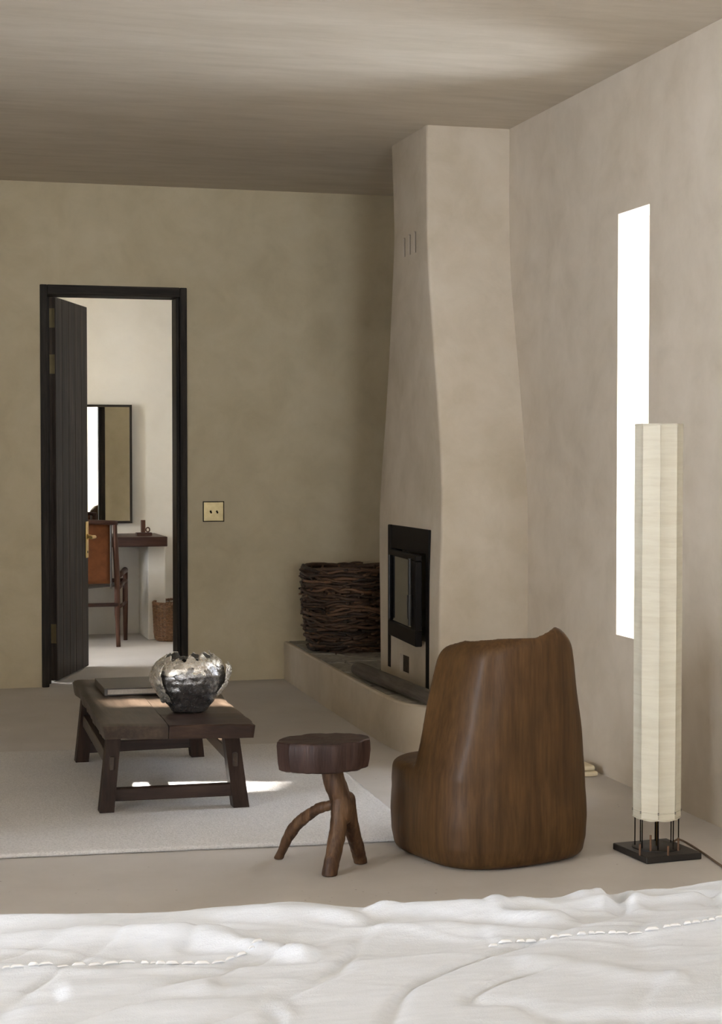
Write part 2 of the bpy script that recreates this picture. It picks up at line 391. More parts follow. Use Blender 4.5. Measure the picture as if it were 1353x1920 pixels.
struct('roof_left', bx(XL - 4.2, XL - 0.26, YR - 0.26, 8.5, 2.50, 2.62), PL, 'porch roof outside the left window')
def window_frame(name, axis, c, a0, a1, z0, z1, nm, label, t=0.05):
    root = empty(name, (c, (a0 + a1) / 2, z0) if axis == 'x' else ((a0 + a1) / 2, c, z0), label, None, None, 'structure')
    def mem(n_, p0, p1, q0, q1):
        b = bx(c - 0.03, c + 0.03, p0, p1, q0, q1) if axis == 'x' else bx(p0, p1, c - 0.03, c + 0.03, q0, q1)
        obj(n_, b, W_FRAME, root, bevel=0.004, seg=1)
    mem('frame_bottom', a0, a1, z0, z0 + t); mem('frame_top', a0, a1, z1 - t, z1)
    mem('frame_side', a0, a0 + t, z0 + t, z1 - t); mem('frame_side', a1 - t, a1, z0 + t, z1 - t)
    for k in range(1, nm):
        x = a0 + (a1 - a0) * k / nm; mem('mullion', x - 0.025, x + 0.025, z0 + t, z1 - t)
    return root
window_frame('window_1', 'x', XW + WT - 0.035, *WIN1, 1, 'tall slit window in the right wall', 0.04)
window_frame('window_2', 'x', XL - 0.19, *LWIN, 4, 'wide window in the left wall')
window_frame('window_3', 'y', YR - 0.19, *RWIN, 4, 'wide window in the rear wall')
window_frame('window_4', 'x', XL2 - 0.19, *L2WIN, 2, 'window of the room beyond the door')

# ------------------------------------------------------------------ fireplace with its chimney
FRONT = [(2.60, 7.03), (2.22, 7.032), (1.95, 7.01), (1.765, 6.965), (1.537, 6.905), (1.312, 6.855), (1.133, 6.815), (1.0, 6.796), (0.87, 6.79), (0.75, 6.788), (0.5, 6.795), (0.19, 6.80)]
LEFT = [(2.60, 2.196), (1.95, 2.20), (1.25, 2.196), (1.05, 2.193), (0.87, 2.186), (0.65, 2.18), (0.19, 2.178)]
BACK = [(2.60, 7.57), (2.28, 7.535), (2.15, 7.532), (1.99, 7.56), (1.68, 7.605), (1.37, 7.662), (1.15, 7.716), (0.98, 7.737), (0.83, 7.728), (0.58, 7.70), (0.19, 7.68)]
ip = lambda T, z: float(np.interp(-z, [-t[0] for t in T], [t[1] for t in T]))
def chimney():
    bm = bmesh.new(); rings = []; zs = np.linspace(0.2, CH, 48); r = 0.014
    def sm(T, z): return np.mean([ip(T, z + d) for d in (-0.06, -0.03, 0, 0.03, 0.06)])
    for z in zs:
        xl, yf, yb = sm(LEFT, z), sm(FRONT, z), sm(BACK, z); ring = []
        for k in range(5):
            a = math.pi + k / 4 * math.pi / 2; ring.append((xl + r + r * math.cos(a), yf + r + r * math.sin(a)))
        ring += [(xl + (XW - xl) * q, yf) for q in (0.35, 0.7)] + [(XW, yf), (XW, yb)] + [(xl + (XW - xl) * q, yb) for q in (0.6,)]
        for k in range(5):
            a = math.pi / 2 + k / 4 * math.pi / 2; ring.append((xl + r + r * math.cos(a), yb - r + r * math.sin(a)))
        ring += [(xl, yb - r + (yf - yb + 2 * r) * q) for q in (0.25, 0.5, 0.75)]
        rings.append([bm.verts.new((x, y, z)) for x, y in ring])
    n = len(rings[0])
    for a, b in zip(rings, rings[1:]):
        for k in range(n): bm.faces.new((a[k], a[(k + 1) % n], b[(k + 1) % n], b[k]))
    bm.faces.new(rings[0][::-1]); bm.faces.new(rings[-1]); return bm
fp = empty('fireplace', (2.4, 7.2, 0.2), 'tapering plaster chimney breast with a built-in black stove against the right wall', 'fireplace')
XF = 2.182
ftl, ftr = at(729, 983, X=XF), at(806, 993, X=XF)
SY0, SY1, SZ1 = ftr[1], ftl[1], ftl[2]          # stove frame: near Y, far Y, top
SZ0 = 0.405
HY0, HY1 = at(768, 1252, X=XF)[1], at(751, 1242, X=XF)[1]
cuts = [bx(XF - 0.1, XF + 0.24, SY0 + 0.03, SY1 - 0.03, SZ0, SZ1 - 0.03), bx(XF - 0.1, XF + 0.06, HY0, HY1, 0.235, 0.315)]
vents = []
for q, (yt, yb_) in zip((757.5, 767.5, 777.5), ((446, 482), (440, 478), (434, 474))):
    a_, b_ = at(q, yt, X=2.199), at(q, yb_, X=2.199)
    cuts.append(bx(2.10, 2.25, a_[1] - 0.015, a_[1] + 0.015, b_[2], a_[2])); vents.append((a_[1], b_[2], a_[2]))
obj('chimney_breast', bool_diff(chimney(), cuts), PL, fp, angle=35)
xf = XF - 0.006
for yc, za, zb_ in vents: obj('slot_shade', bx(2.206, 2.210, yc - 0.0145, yc + 0.0145, za, zb_), BLK, fp)  # black sheet inside each slot paints the shade of its depth
obj('ash_hole_shade', bx(XF + 0.011, XF + 0.016, HY0 + 0.001, HY1 - 0.001, 0.236, 0.314), flat('hole_shade_brown', (0.07, 0.052, 0.036), 0.9, 0, 0.1, 0.3), fp)  # dark panel just inside the ash hole, painting its shaded interior
def ajar(bm):
    bmesh.ops.rotate(bm, verts=bm.verts, cent=(xf + 0.01, SY1 - 0.047, 0), matrix=Matrix.Rotation(R(-3.7), 3, 'Z')); return bm
def stove_part(n, y0, y1, z0, z1, x0, x1, m, par=None, bev=0.003, rot=False):
    return obj(n, ajar(bx(x0, x1, y0, y1, z0, z1)) if rot else bx(x0, x1, y0, y1, z0, z1), m, par or fp, bevel=bev, seg=1)
fw_ = 0.045
stove_part('stove_frame_side', SY0, SY0 + fw_, 0.2, SZ1, xf, XF + 0.05, BLK)
stove_part('stove_frame_side', SY1 - fw_, SY1, 0.235, SZ1, xf, XF + 0.05, BLK)
stove_part('stove_header', SY0 + fw_, SY1 - fw_, 0.775, SZ1, xf + 0.004, XF + 0.05, BLK)
DY0, DY1, DZ0, DZ1 = SY0 + fw_ + 0.002, SY1 - fw_ - 0.002, 0.385, 0.77
GY0, GY1, GZ0, GZ1 = DY0 + 0.075, DY1 - 0.018, 0.452, 0.745
door = stove_part('stove_door', DY0, DY1, DZ0, GZ0, xf - 0.010, xf + 0.020, BLK, rot=True)
stove_part('door_rail', DY0, DY1, GZ1, DZ1, xf - 0.010, xf + 0.020, BLK, door, rot=True)
stove_part('door_stile', DY0, GY0, GZ0, GZ1, xf - 0.010, xf + 0.020, BLK, door, rot=True)
stove_part('door_stile', GY1, DY1, GZ0, GZ1, xf - 0.010, xf + 0.020, BLK, door, rot=True)
stove_part('glass_pane', GY0 - 0.005, GY1 + 0.005, GZ0 - 0.005, GZ1 + 0.005, xf, xf + 0.006, GLASS, door, 0, True)
obj('handle_rod', ajar(tube([(xf - 0.020, DY0 + 0.055, 0.47), (xf - 0.020, DY0 + 0.055, 0.755)], 0.008, 10)), STEEL, door, angle=40)
obj('handle_grip', ajar(tube([(xf - 0.020, DY0 + 0.055, 0.50), (xf - 0.020, DY0 + 0.055, 0.60)], 0.012, 10)), STEEL, door, angle=40)
obj('glass_bead', ajar(tube([(xf - 0.010, GY1 - 0.004, GZ0 + 0.01), (xf - 0.010, GY1 - 0.004, GZ1)], 0.005, 8)), STEEL, door, angle=40)
obj('fire_box', bx(XF + 0.22, XF + 0.235, SY0 + 0.035, SY1 - 0.035, SZ0 + 0.005, SZ1 - 0.035), BLK, fp)

# ------------------------------------------------------------------ unseen conifer shape added outside to keep sun off the lower slit window
def sun_blocker():
    c = Vector((XW + WT + 5.0, 5.75 - 0.19 * 5.3, -0.1)); root = empty('sun_blocker_form', c, 'unseen conifer shape added outside the slit window to block the sun', 'light_blocker')
    prof = [(0.25, 0.5), (0.55, 0.8), (0.72, 1.6), (0.78, 2.8), (0.74, 4.0), (0.62, 4.9), (0.35, 5.35), (0.08, 5.5)]
    zz = np.linspace(0.5, 5.5, 60); bm = lathe(c, [(float(np.interp(z, [p[1] for p in prof], [p[0] for p in prof])), z) for z in zz], 40)
    rough(bm, 0.10, 3.5); obj('foliage', bm, flat('blocker_green', (0.045, 0.06, 0.03), 0.9, 0, 0.1, 0.4, 12), root, smooth=True)
    obj('trunk', tube([c, c + Vector((0, 0, 0.7))], 0.12, 12), W_LOG, root)
sun_blocker()

# ------------------------------------------------------------------ hearth bench
BEN = [(2.022, YB), (2.000, 8.4), (1.982, 7.8), (1.968, 7.2), (1.963, 6.9), (1.966, 6.75), (1.982, 6.645), (2.020, 6.575), (2.085, 6.535), (2.20, 6.515), (2.40, 6.505), (XW, 6.50)]
BEN = [(p.x, p.y) for p in catmull([(x, y, 0) for x, y in BEN], 4)]
bpoly = BEN + [(XW, YA), (XA, YA), (XA, YB)]
hb = empty('hearth_bench', (2.3, 7.8, 0), 'low curved plaster hearth bench topped with slate stones', 'bench')
bmb = prism(bpoly, 0, 0.188)
obj('plaster_base', bmb, PL, hb, angle=35)
# thin plaster lip round the stones
def offset_poly(path, d):
    out = []
    for i, p in enumerate(path):
        a = Vector(path[max(i - 1, 0)]); b = Vector(path[min(i + 1, len(path) - 1)]); t = (b - a).normalized()
        out.append((p[0] - t.y * d, p[1] + t.x * d))
    return out
inn = offset_poly(BEN, 0.028); inn[0] = (inn[0][0], YB); inn[-1] = (XW, inn[-1][1])
lip = bmesh.new(); prof = []
for (o, i) in zip(BEN, inn):
    ov, iv = Vector((*o, 0)), Vector((*i, 0)); m_ = ov.lerp(iv, 0.25); m2 = ov.lerp(iv, 0.7)
    prof.append([lip.verts.new((ov.x, ov.y, 0.188)), lip.verts.new((ov.x, ov.y, 0.194)), lip.verts.new((m_.x, m_.y, 0.2005)), lip.verts.new((m2.x, m2.y, 0.2005)), lip.verts.new((iv.x, iv.y, 0.197)), lip.verts.new((iv.x, iv.y, 0.188))])
for a, b in zip(prof, prof[1:]):
    for k in range(6): lip.faces.new((a[k], a[(k + 1) % 6], b[(k + 1) % 6], b[k]))
lip.faces.new(prof[0]); lip.faces.new(prof[-1][::-1])
obj('plaster_lip', lip, PL, hb, angle=40)
def clip(poly, p, n):
    out = []
    for i in range(len(poly)):
        a, b = Vector(poly[i]), Vector(poly[(i + 1) % len(poly)]); da, db = (a - p).dot(n), (b - p).dot(n)
        if da <= 0: out.append(tuple(a))
        if da * db < 0: out.append(tuple(a.lerp(b, da / (da - db))))
    return out
inp = inn + [(XW, YB)]
seeds = []
for iy in range(13):
    for ix in range(3):
        seeds.append(Vector((2.06 + ix * 0.20 + random.uniform(-0.06, 0.06), 6.58 + iy * 0.195 + random.uniform(-0.07, 0.07))))
for i, s in enumerate(seeds):
    poly = inp
    for j, q in enumerate(seeds):
        if i == j: continue
        d = q - s
        if d.length > 0.8: continue
        n_ = d.normalized(); poly = clip(poly, (s + q) / 2 - n_ * 0.005, n_)
        if len(poly) < 3: break
    if len(poly) < 3: continue
    c = Vector((sum(p[0] for p in poly) / len(poly), sum(p[1] for p in poly) / len(poly)))
    if 2.21 < c.x and 6.82 < c.y < 7.66: continue          # stays under the chimney
    if len(poly) > 24: poly = poly[::2]
    top = 0.1985 + random.uniform(-0.002, 0.003)
    st = prism([(p[0] - c.x, p[1] - c.y) for p in poly], 0, top - 0.186)
    for v in st.verts:
        if v.co.z > 0.004: v.co.z += nz((v.co.x + c.x, v.co.y + c.y, 0), 9) * 0.003
    o = obj('slate_stone', st, SLATE, None, bevel=0.003, seg=1); o.parent = hb
    o.location = Vector((c.x, c.y, 0.186)) - hb.location

# ------------------------------------------------------------------ door
dr = empty('door_1', (0.752, YB, 0), 'dark weathered plank door standing open into the next room', None, None, 'structure')
FX0, FX1, FZ = 0.752, 1.506, 2.06
obj('frame_jamb', bx(FX0, FX0 + 0.036, YB - 0.012, YB + 0.165, 0, FZ), W_FRAME, dr, bevel=0.004, seg=2)
obj('frame_jamb', bx(FX1 - 0.036, FX1, YB - 0.012, YB + 0.165, 0, FZ), W_FRAME, dr, bevel=0.004, seg=2)
obj('frame_head', bx(FX0 + 0.036, FX1 - 0.036, YB - 0.012, YB + 0.165, FZ - 0.05, FZ), W_FRAMEX, dr, bevel=0.004, seg=2)
obj('frame_stop', bx(FX0 + 0.034, FX0 + 0.058, YB + 0.12, YB + 0.163, 0, FZ - 0.05), W_FRAME, dr, bevel=0.003, seg=1)
obj('frame_stop', bx(FX1 - 0.052, FX1 - 0.035, YB + 0.02, YB + 0.165, 0, FZ - 0.05), W_FRAME, dr, bevel=0.003, seg=1)
hg = Vector((0.846, YB + 0.180, 0)); tip = Vector((1.078, 9.80, 0)); ld = (tip - hg).normalized(); LW = (tip - hg).length
ln = Vector((ld.y, -ld.x, 0))                       # face seen from the first room
LM = Matrix((ld, ln, Vector((0, 0, 1)))).transposed()
def leafbox(s0, s1, t0, t1, z0, z1, bm=None):
    c = hg + ld * (s0 + s1) / 2 + ln * (t0 + t1) / 2 + Vector((0, 0, (z0 + z1) / 2))
    return obox(c, (s1 - s0, t1 - t0, z1 - z0), LM, bm)
LT = 2.015
leaf = obj('door_leaf', leafbox(0, LW, -0.04, -0.016, 0.008, LT), W_DOOR, dr, bevel=0.002, seg=1)
npl = 5
for k in range(npl):
    s0, s1 = LW * k / npl + 0.0015, LW * (k + 1) / npl - 0.0015
    obj('plank', leafbox(s0, s1, -0.017, 0.0, 0.008, LT), W_DOOR, leaf, bevel=0.003, seg=2)
plz0, plz1 = at(164, 1046, Y=9.75)[2], at(164, 978, Y=9.75)[2]
obj('handle_plate', leafbox(LW - 0.062, LW - 0.012, 0.0, 0.006, plz0, plz1), BRASS, leaf, bevel=0.002, seg=2)
hz = plz1 - 0.085
hp = hg + ld * (LW - 0.037) + Vector((0, 0, hz))
obj('lever_handle', tube(catmull([hp + ln * 0.004, hp + ln * 0.03, hp + ln * 0.05 - ld * 0.01, hp + ln * 0.055 - ld * 0.05, hp + ln * 0.053 - ld * 0.11], 4), [0.011] * 4 + [0.009] * 13, 10), BRASS, leaf, angle=50)
obj('lever_rose', tube([hp + ln * 0.005, hp + ln * 0.012], 0.016, 14), BRASS, leaf, angle=50)
obj('keyhole', tube([hp + ln * 0.0055 - Vector((0, 0, 0.085)), hp + ln * 0.0075 - Vector((0, 0, 0.085))], 0.007, 10), BLK, leaf)
for zc in (1.905, 1.665, 0.255):
    h = leafbox(-0.003, 0.0, -0.036, -0.004, zc - 0.05, zc + 0.05)
    pc = hg - ln * 0.045; tube([(pc.x, pc.y, zc - 0.05), (pc.x, pc.y, zc + 0.05)], 0.006, 8, h)
    obj('hinge', h, OBRASS, dr)

# ------------------------------------------------------------------ switch plate
a_, b_ = at(380, 940, Y=YB), at(420, 978, Y=YB)
sp = empty('light_switch', ((a_[0] + b_[0]) / 2, YB, b_[2]), 'square aged brass light switch plate beside the door', 'switch')
obj('backing', bx(a_[0], b_[0], YB - 0.003, YB, b_[2], a_[2]), BLK, sp)
obj('face_plate', bx(a_[0] + 0.004, b_[0] - 0.004, YB - 0.008, YB - 0.002, b_[2] + 0.004, a_[2] - 0.004), OBRASS, sp, bevel=0.002, seg=2)
for q in (-0.016, 0.017):
    x = (a_[0] + b_[0]) / 2 + q; z = (a_[2] + b_[2]) / 2
    obj('toggle', tube([(x, YB - 0.007, z), (x, YB - 0.014, z), (x, YB - 0.024, z - 0.006)], [0.006, 0.004, 0.0045], 10), BLK, sp, angle=50)

# ------------------------------------------------------------------ rug
def rug():
    c = [(-1.30, 5.315), (1.600, 5.107), (1.668, 6.93), (-1.15, 7.14)]
    nx, ny = 150, 110; bm = bmesh.new(); P = [Vector((*q, 0)) for q in c]; g = []
    def top(i, j):
        s, t = i / nx, j / ny; p = P[0].lerp(P[1], s).lerp(P[3].lerp(P[2], s), t)
        ed = min(s * 2.9, (1 - s) * 2.9, t * 1.85, (1 - t) * 1.85)
        p = p + Vector((0.004 * nz((p.x * 1, p.y, 3), 4), 0.006 * nz((p.x, p.y, 0), 3), 0))
        p.z = 0.014 - 0.007 * max(0, 1 - ed / 0.012) + 0.0012 * nz((p.x, p.y, 0), 22); return p
    for j in range(ny + 1): g.append([bm.verts.new(top(i, j)) for i in range(nx + 1)])
    for j in range(ny):
        for i in range(nx): bm.faces.new((g[j][i], g[j][i + 1], g[j + 1][i + 1], g[j + 1][i]))
    border = [g[0][i] for i in range(nx + 1)] + [g[j][nx] for j in range(1, ny + 1)] + [g[ny][i] for i in range(nx - 1, -1, -1)] + [g[j][0] for j in range(ny - 1, 0, -1)]
    cc = Vector((0.2, 6.1, 0)); low = [bm.verts.new((v.co.x + 0.008 * (1 if v.co.x < cc.x - 1.3 else -1 if v.co.x > cc.x + 1.36 else 0), v.co.y + 0.010 * (1 if v.co.y < 5.4 else -1 if v.co.y > 6.8 else 0), 0.001)) for v in border]; n = len(border)
    for k in range(n): bm.faces.new((border[k], low[k], low[(k + 1) % n], border[(k + 1) % n]))
    bm.faces.new(low); return bm
tag(single('rug', rug(), RUG, (0.2, 6.1, 0), smooth=True), 'large cream wool rug under the low wooden table', 'rug')

# ------------------------------------------------------------------ low table
TT = 0.318; TB = 0.272; RZ = 0.0145
tb = empty('coffee_table', (0.92, 6.26, RZ), 'low rustic dark wooden table with splayed legs on the cream rug', 'table')
tfl, tfr, tbl = at(192, 1361, z=TT), at(480, 1358, z=TT), at(137, 1273, z=TT)
tbr = np.array([tfr[0] + 0.035, tbl[1] - 0.06, TT])
tP = [Vector(p) for p in (tfl, tfr, tbr, tbl)]
def slab(s0, s1, seedv, t0=0.0, t1=1.0, zt=TT, gap=0.0012):
    """board of the table top between fractions s0..s1 across and t0..t1 along"""
    nx, ny, bm = 14, 46, bmesh.new(); grid = []
    def pt(s, t, z):
        p = tP[0].lerp(tP[1], s).lerp(tP[3].lerp(tP[2], s), t); return Vector((p.x, p.y, z))
    topv, botv = [], []
    for j in range(ny + 1):
        a, b = [], []
        for i in range(nx + 1):
            s = s0 + (s1 - s0) * i / nx; t = t0 + (t1 - t0) * j / ny
            p = pt(s, t, zt)
            if i == 0 and s0 > 0: p.x += gap
            if i == nx and s1 < 1: p.x -= gap
            ox = (0.010 * nz((p.x * 0.5, p.y, seedv), 5) + 0.004 * nz((p.x, p.y, seedv), 25)) if (i == 0 and s0 == 0) or (i == nx and s1 == 1) else 0
            oy = 0.006 * nz((p.x, p.y, 5), 8) if (j == 0 and t0 == 0) or (j == ny and t1 == 1) else 0
            p.x += ox; p.y += oy
            wear = 0.006 * max(0, -nz((p.x * 2, p.y, seedv), 4)) * (1 if (i == 0 and s0 == 0) else 0.3)
            edge = (i == 0 and s0 == 0) or (i == nx and s1 == 1) or (j == 0 and t0 == 0) or (j == ny and t1 == 1)
            a.append(bm.verts.new((p.x, p.y, zt - (0.004 if edge else 0) - wear + 0.0016 * nz((p.x * 3, p.y * 0.6, seedv), 7))))
            b.append(bm.verts.new((p.x + (0.006 if i == 0 and s0 == 0 else -0.006 if i == nx and s1 == 1 else 0), p.y + (0.008 if j == 0 and t0 == 0 else -0.006 if j == ny and t1 == 1 else 0), TB + 0.003 * nz((p.x, p.y, 1), 6))))
        topv.append(a); botv.append(b)
    for j in range(ny):
        for i in range(nx):
            bm.faces.new((topv[j][i], topv[j][i + 1], topv[j + 1][i + 1], topv[j + 1][i])); bm.faces.new((botv[j][i], botv[j + 1][i], botv[j + 1][i + 1], botv[j][i + 1]))
        bm.faces.new((topv[j][0], topv[j + 1][0], botv[j + 1][0], botv[j][0])); bm.faces.new((topv[j][nx], botv[j][nx], botv[j + 1][nx], topv[j + 1][nx]))
    for i in range(nx):
        bm.faces.new((topv[0][i], botv[0][i], botv[0][i + 1], topv[0][i + 1])); bm.faces.new((topv[ny][i], topv[ny][i + 1], botv[ny][i + 1], botv[ny][i]))
    return bm
obj('tabletop_board', slab(0, 0.43, 1.0), W_TABY, tb, angle=45)
obj('tabletop_board', slab(0.43, 1, 7.0, 0.0, 0.2), W_TABX, tb, angle=45)
obj('tabletop_board', slab(0.43, 1, 3.0, 0.2, 1.0, TT - 0.002), W_TABY, tb, angle=45)
LEGS = {}
legb = dict(FL=(187, 1525, 212, 1520), FR=(438, 1515, 466, 1512), BL=(142, 1430, 166, 1428), BR=(359, 1420, 383, 1419))
lift = {'FL': (0.030, 0.03), 'FR': (-0.030, 0.03), 'BL': (0.025, -0.02), 'BR': (-0.028, -0.02)}
for k, (xa, ya, xb, yb_) in legb.items():
    a, b = at(xa, ya, z=RZ), at(xb, yb_, z=RZ); wd = abs(b[0] - a[0]) ; yd = min(a[1], b[1])
    c = Vector(((a[0] + b[0]) / 2, yd + 0.03, RZ)); dx, dy = lift[k]
    t = Vector((c.x + dx, c.y + dy, TB + 0.006)); LEGS[k] = (c, t, wd)
    bm = bmesh.new(); vs_ = []
    for p, sc in ((c, 1.0), (c.lerp(t, 0.5), 0.97), (t, 0.95)):
        vs_.append([bm.verts.new((p.x + sx * wd / 2 * sc, p.y + sy * 0.03 * sc, p.z)) for sx, sy in ((-1, -1), (1, -1), (1, 1), (-1, 1))])
    for r0, r1 in zip(vs_, vs_[1:]):
        for q in range(4): bm.faces.new((r0[q], r0[(q + 1) % 4], r1[(q + 1) % 4], r1[q]))
    bm.faces.new(vs_[0][::-1]); bm.faces.new(vs_[-1])
    obj('leg', bm, W_TABZ, tb, bevel=0.004, seg=2, angle=40)
def legp(k, z): c, t, _ = LEGS[k]; return c.lerp(t, (z - c.z) / (t.z - c.z))
for a, b in (('FL', 'FR'), ('BL', 'BR')):
    za = 0.068; p, q = legp(a, za), legp(b, za + 0.004)
    obj('stretcher', beam(p + Vector((0.012, 0, 0)), q - Vector((0.012, 0, 0)), 0.032, 0.042), W_TABX, tb, bevel=0.003, seg=1)
for a, b in (('FL', 'BL'), ('FR', 'BR')):
    p, q = legp(a, 0.175), legp(b, 0.175)
    rail = obj('side_rail', beam(p, q, 0.026, 0.045), W_TABY, tb, bevel=0.003, seg=1)
    obj('tenon', bx(p.x - 0.008, p.x + 0.008, p.y - 0.037, p.y + 0.01, p.z - 0.023, p.z + 0.023), W_TABY, rail, bevel=0.002, seg=1)

# ------------------------------------------------------------------ book
bk = empty('book', (0.93, 6.42, TT), 'large dark covered book lying on the low table behind the vase', 'book')
b0, b1 = at(196, 1304, z=TT + 0.004), at(190, 1281, z=TT + 0.03)
bx0, by0, by1, bx1 = b0[0], b0[1], b0[1] + 0.31, b0[0] + 0.36
obj('back_cover', bx(bx0, bx1, by0, by1, TT + 0.002, TT + 0.006), COVER, bk, bevel=0.001, seg=1)
obj('pages', bx(bx0 + 0.012, bx1 - 0.008, by0 + 0.006, by1 - 0.006, TT + 0.006, TT + 0.024), PAGES, bk)
obj('front_cover', bx(bx0, bx1, by0, by1, TT + 0.024, TT + 0.028), COVER, bk, bevel=0.001, seg=1)
obj('spine', bx(bx0, bx0 + 0.010, by0, by1, TT + 0.006, TT + 0.024), COVER, bk)

# ------------------------------------------------------------------ silver vase
VC = Vector(at(358, 1336, z=TT + 0.002)); VC.y += 0.045; VC.z = TT + 0.0005
vz = empty('vase', VC, 'crumpled dark silver vase with a torn pale rim on the low table', 'vase')
VPROF = [(0.050, 0.0), (0.058, 0.004), (0.068, 0.02), (0.085, 0.045), (0.103, 0.075), (0.115, 0.105), (0.1175, 0.13), (0.112, 0.155), (0.098, 0.175), (0.078, 0.190)]
def vase_surf(scale, z0, z1, amp, seedv, nu=96, nv=40, th=0.005, rag=0.0, u0=0, u1=1.0, flare=0.0):
    bm = bmesh.new(); closed = (u1 - u0) >= 1.0; out, inn_ = [], []
    for j in range(nv + 1):
        t = j / nv; a, b = [], []
        for i in range(nu + (0 if closed else 1)):
            th_ = (u0 + (u1 - u0) * i / nu) * 2 * math.pi
            zt = z1 + rag * (nz((math.cos(th_) * 2, math.sin(th_) * 2, seedv), 1.6, 4))
            zb = z0 + (rag * 0.9 * nz((math.cos(th_) * 2, math.sin(th_) * 2, seedv + 4), 1.3, 3) if z0 > 0.001 else 0)
            z = zb + (zt - zb) * t
            r = np.interp(z, [p[1] for p in VPROF], [p[0] for p in VPROF]) * scale
            if z > 0.19: r = r - (z - 0.19) * 0.7
            r += flare * t * t
            d = nz((math.cos(th_) * r * 1, math.sin(th_) * r, z + seedv), 22, 3) * amp * min(1, z / 0.02)
            r = (r + d) * (1 + 0.05 * math.cos(2 * th_ + 0.6))
            for L, rr in ((a, r), (b, max(0.01, r - th))): L.append(bm.verts.new((VC.x + rr * math.cos(th_), VC.y + rr * math.sin(th_), VC.z + z)))
        out.append(a); inn_.append(b)
    n = nu if closed else nu; N = len(out[0])
    for j in range(nv):
        for i in range(n):
            k = (i + 1) % N
            bm.faces.new((out[j][i], out[j][k], out[j + 1][k], out[j + 1][i])); bm.faces.new((inn_[j][i], inn_[j + 1][i], inn_[j + 1][k], inn_[j][k]))
    for i in range(n):
        k = (i + 1) % N
        bm.faces.new((out[nv][i], out[nv][k], inn_[nv][k], inn_[nv][i])); bm.faces.new((out[0][i], inn_[0][i], inn_[0][k], out[0][k]))
    if not closed:
        for j in range(nv):
            bm.faces.new((out[j][0], out[j + 1][0], inn_[j + 1][0], inn_[j][0])); bm.faces.new((out[j][n], inn_[j][n], inn_[j + 1][n], out[j + 1][n]))
    if z0 <= 0.001: bm.faces.new([v for v in inn_[0]][::-1])
    return bm
obj('vase_body', vase_surf(1.0, 0.0, 0.168, 0.006, 1.7, rag=0.012), SIL_D, vz, smooth=True)
obj('torn_rim', vase_surf(1.035, 0.142, 0.190, 0.008, 5.2, nv=18, rag=0.022), SIL_L, vz, smooth=True)
obj('side_flap', vase_surf(1.10, 0.035, 0.165, 0.010, 8.1, nu=30, nv=24, th=0.004, rag=0.02, u0=0.50, u1=0.60, flare=0.006), SIL_L, vz, smooth=True)
obj('side_flap', vase_surf(1.09, 0.055, 0.160, 0.010, 3.3, nu=30, nv=24, th=0.004, rag=0.02, u0=0.90, u1=1.02, flare=0.018), SIL_L, vz, smooth=True)

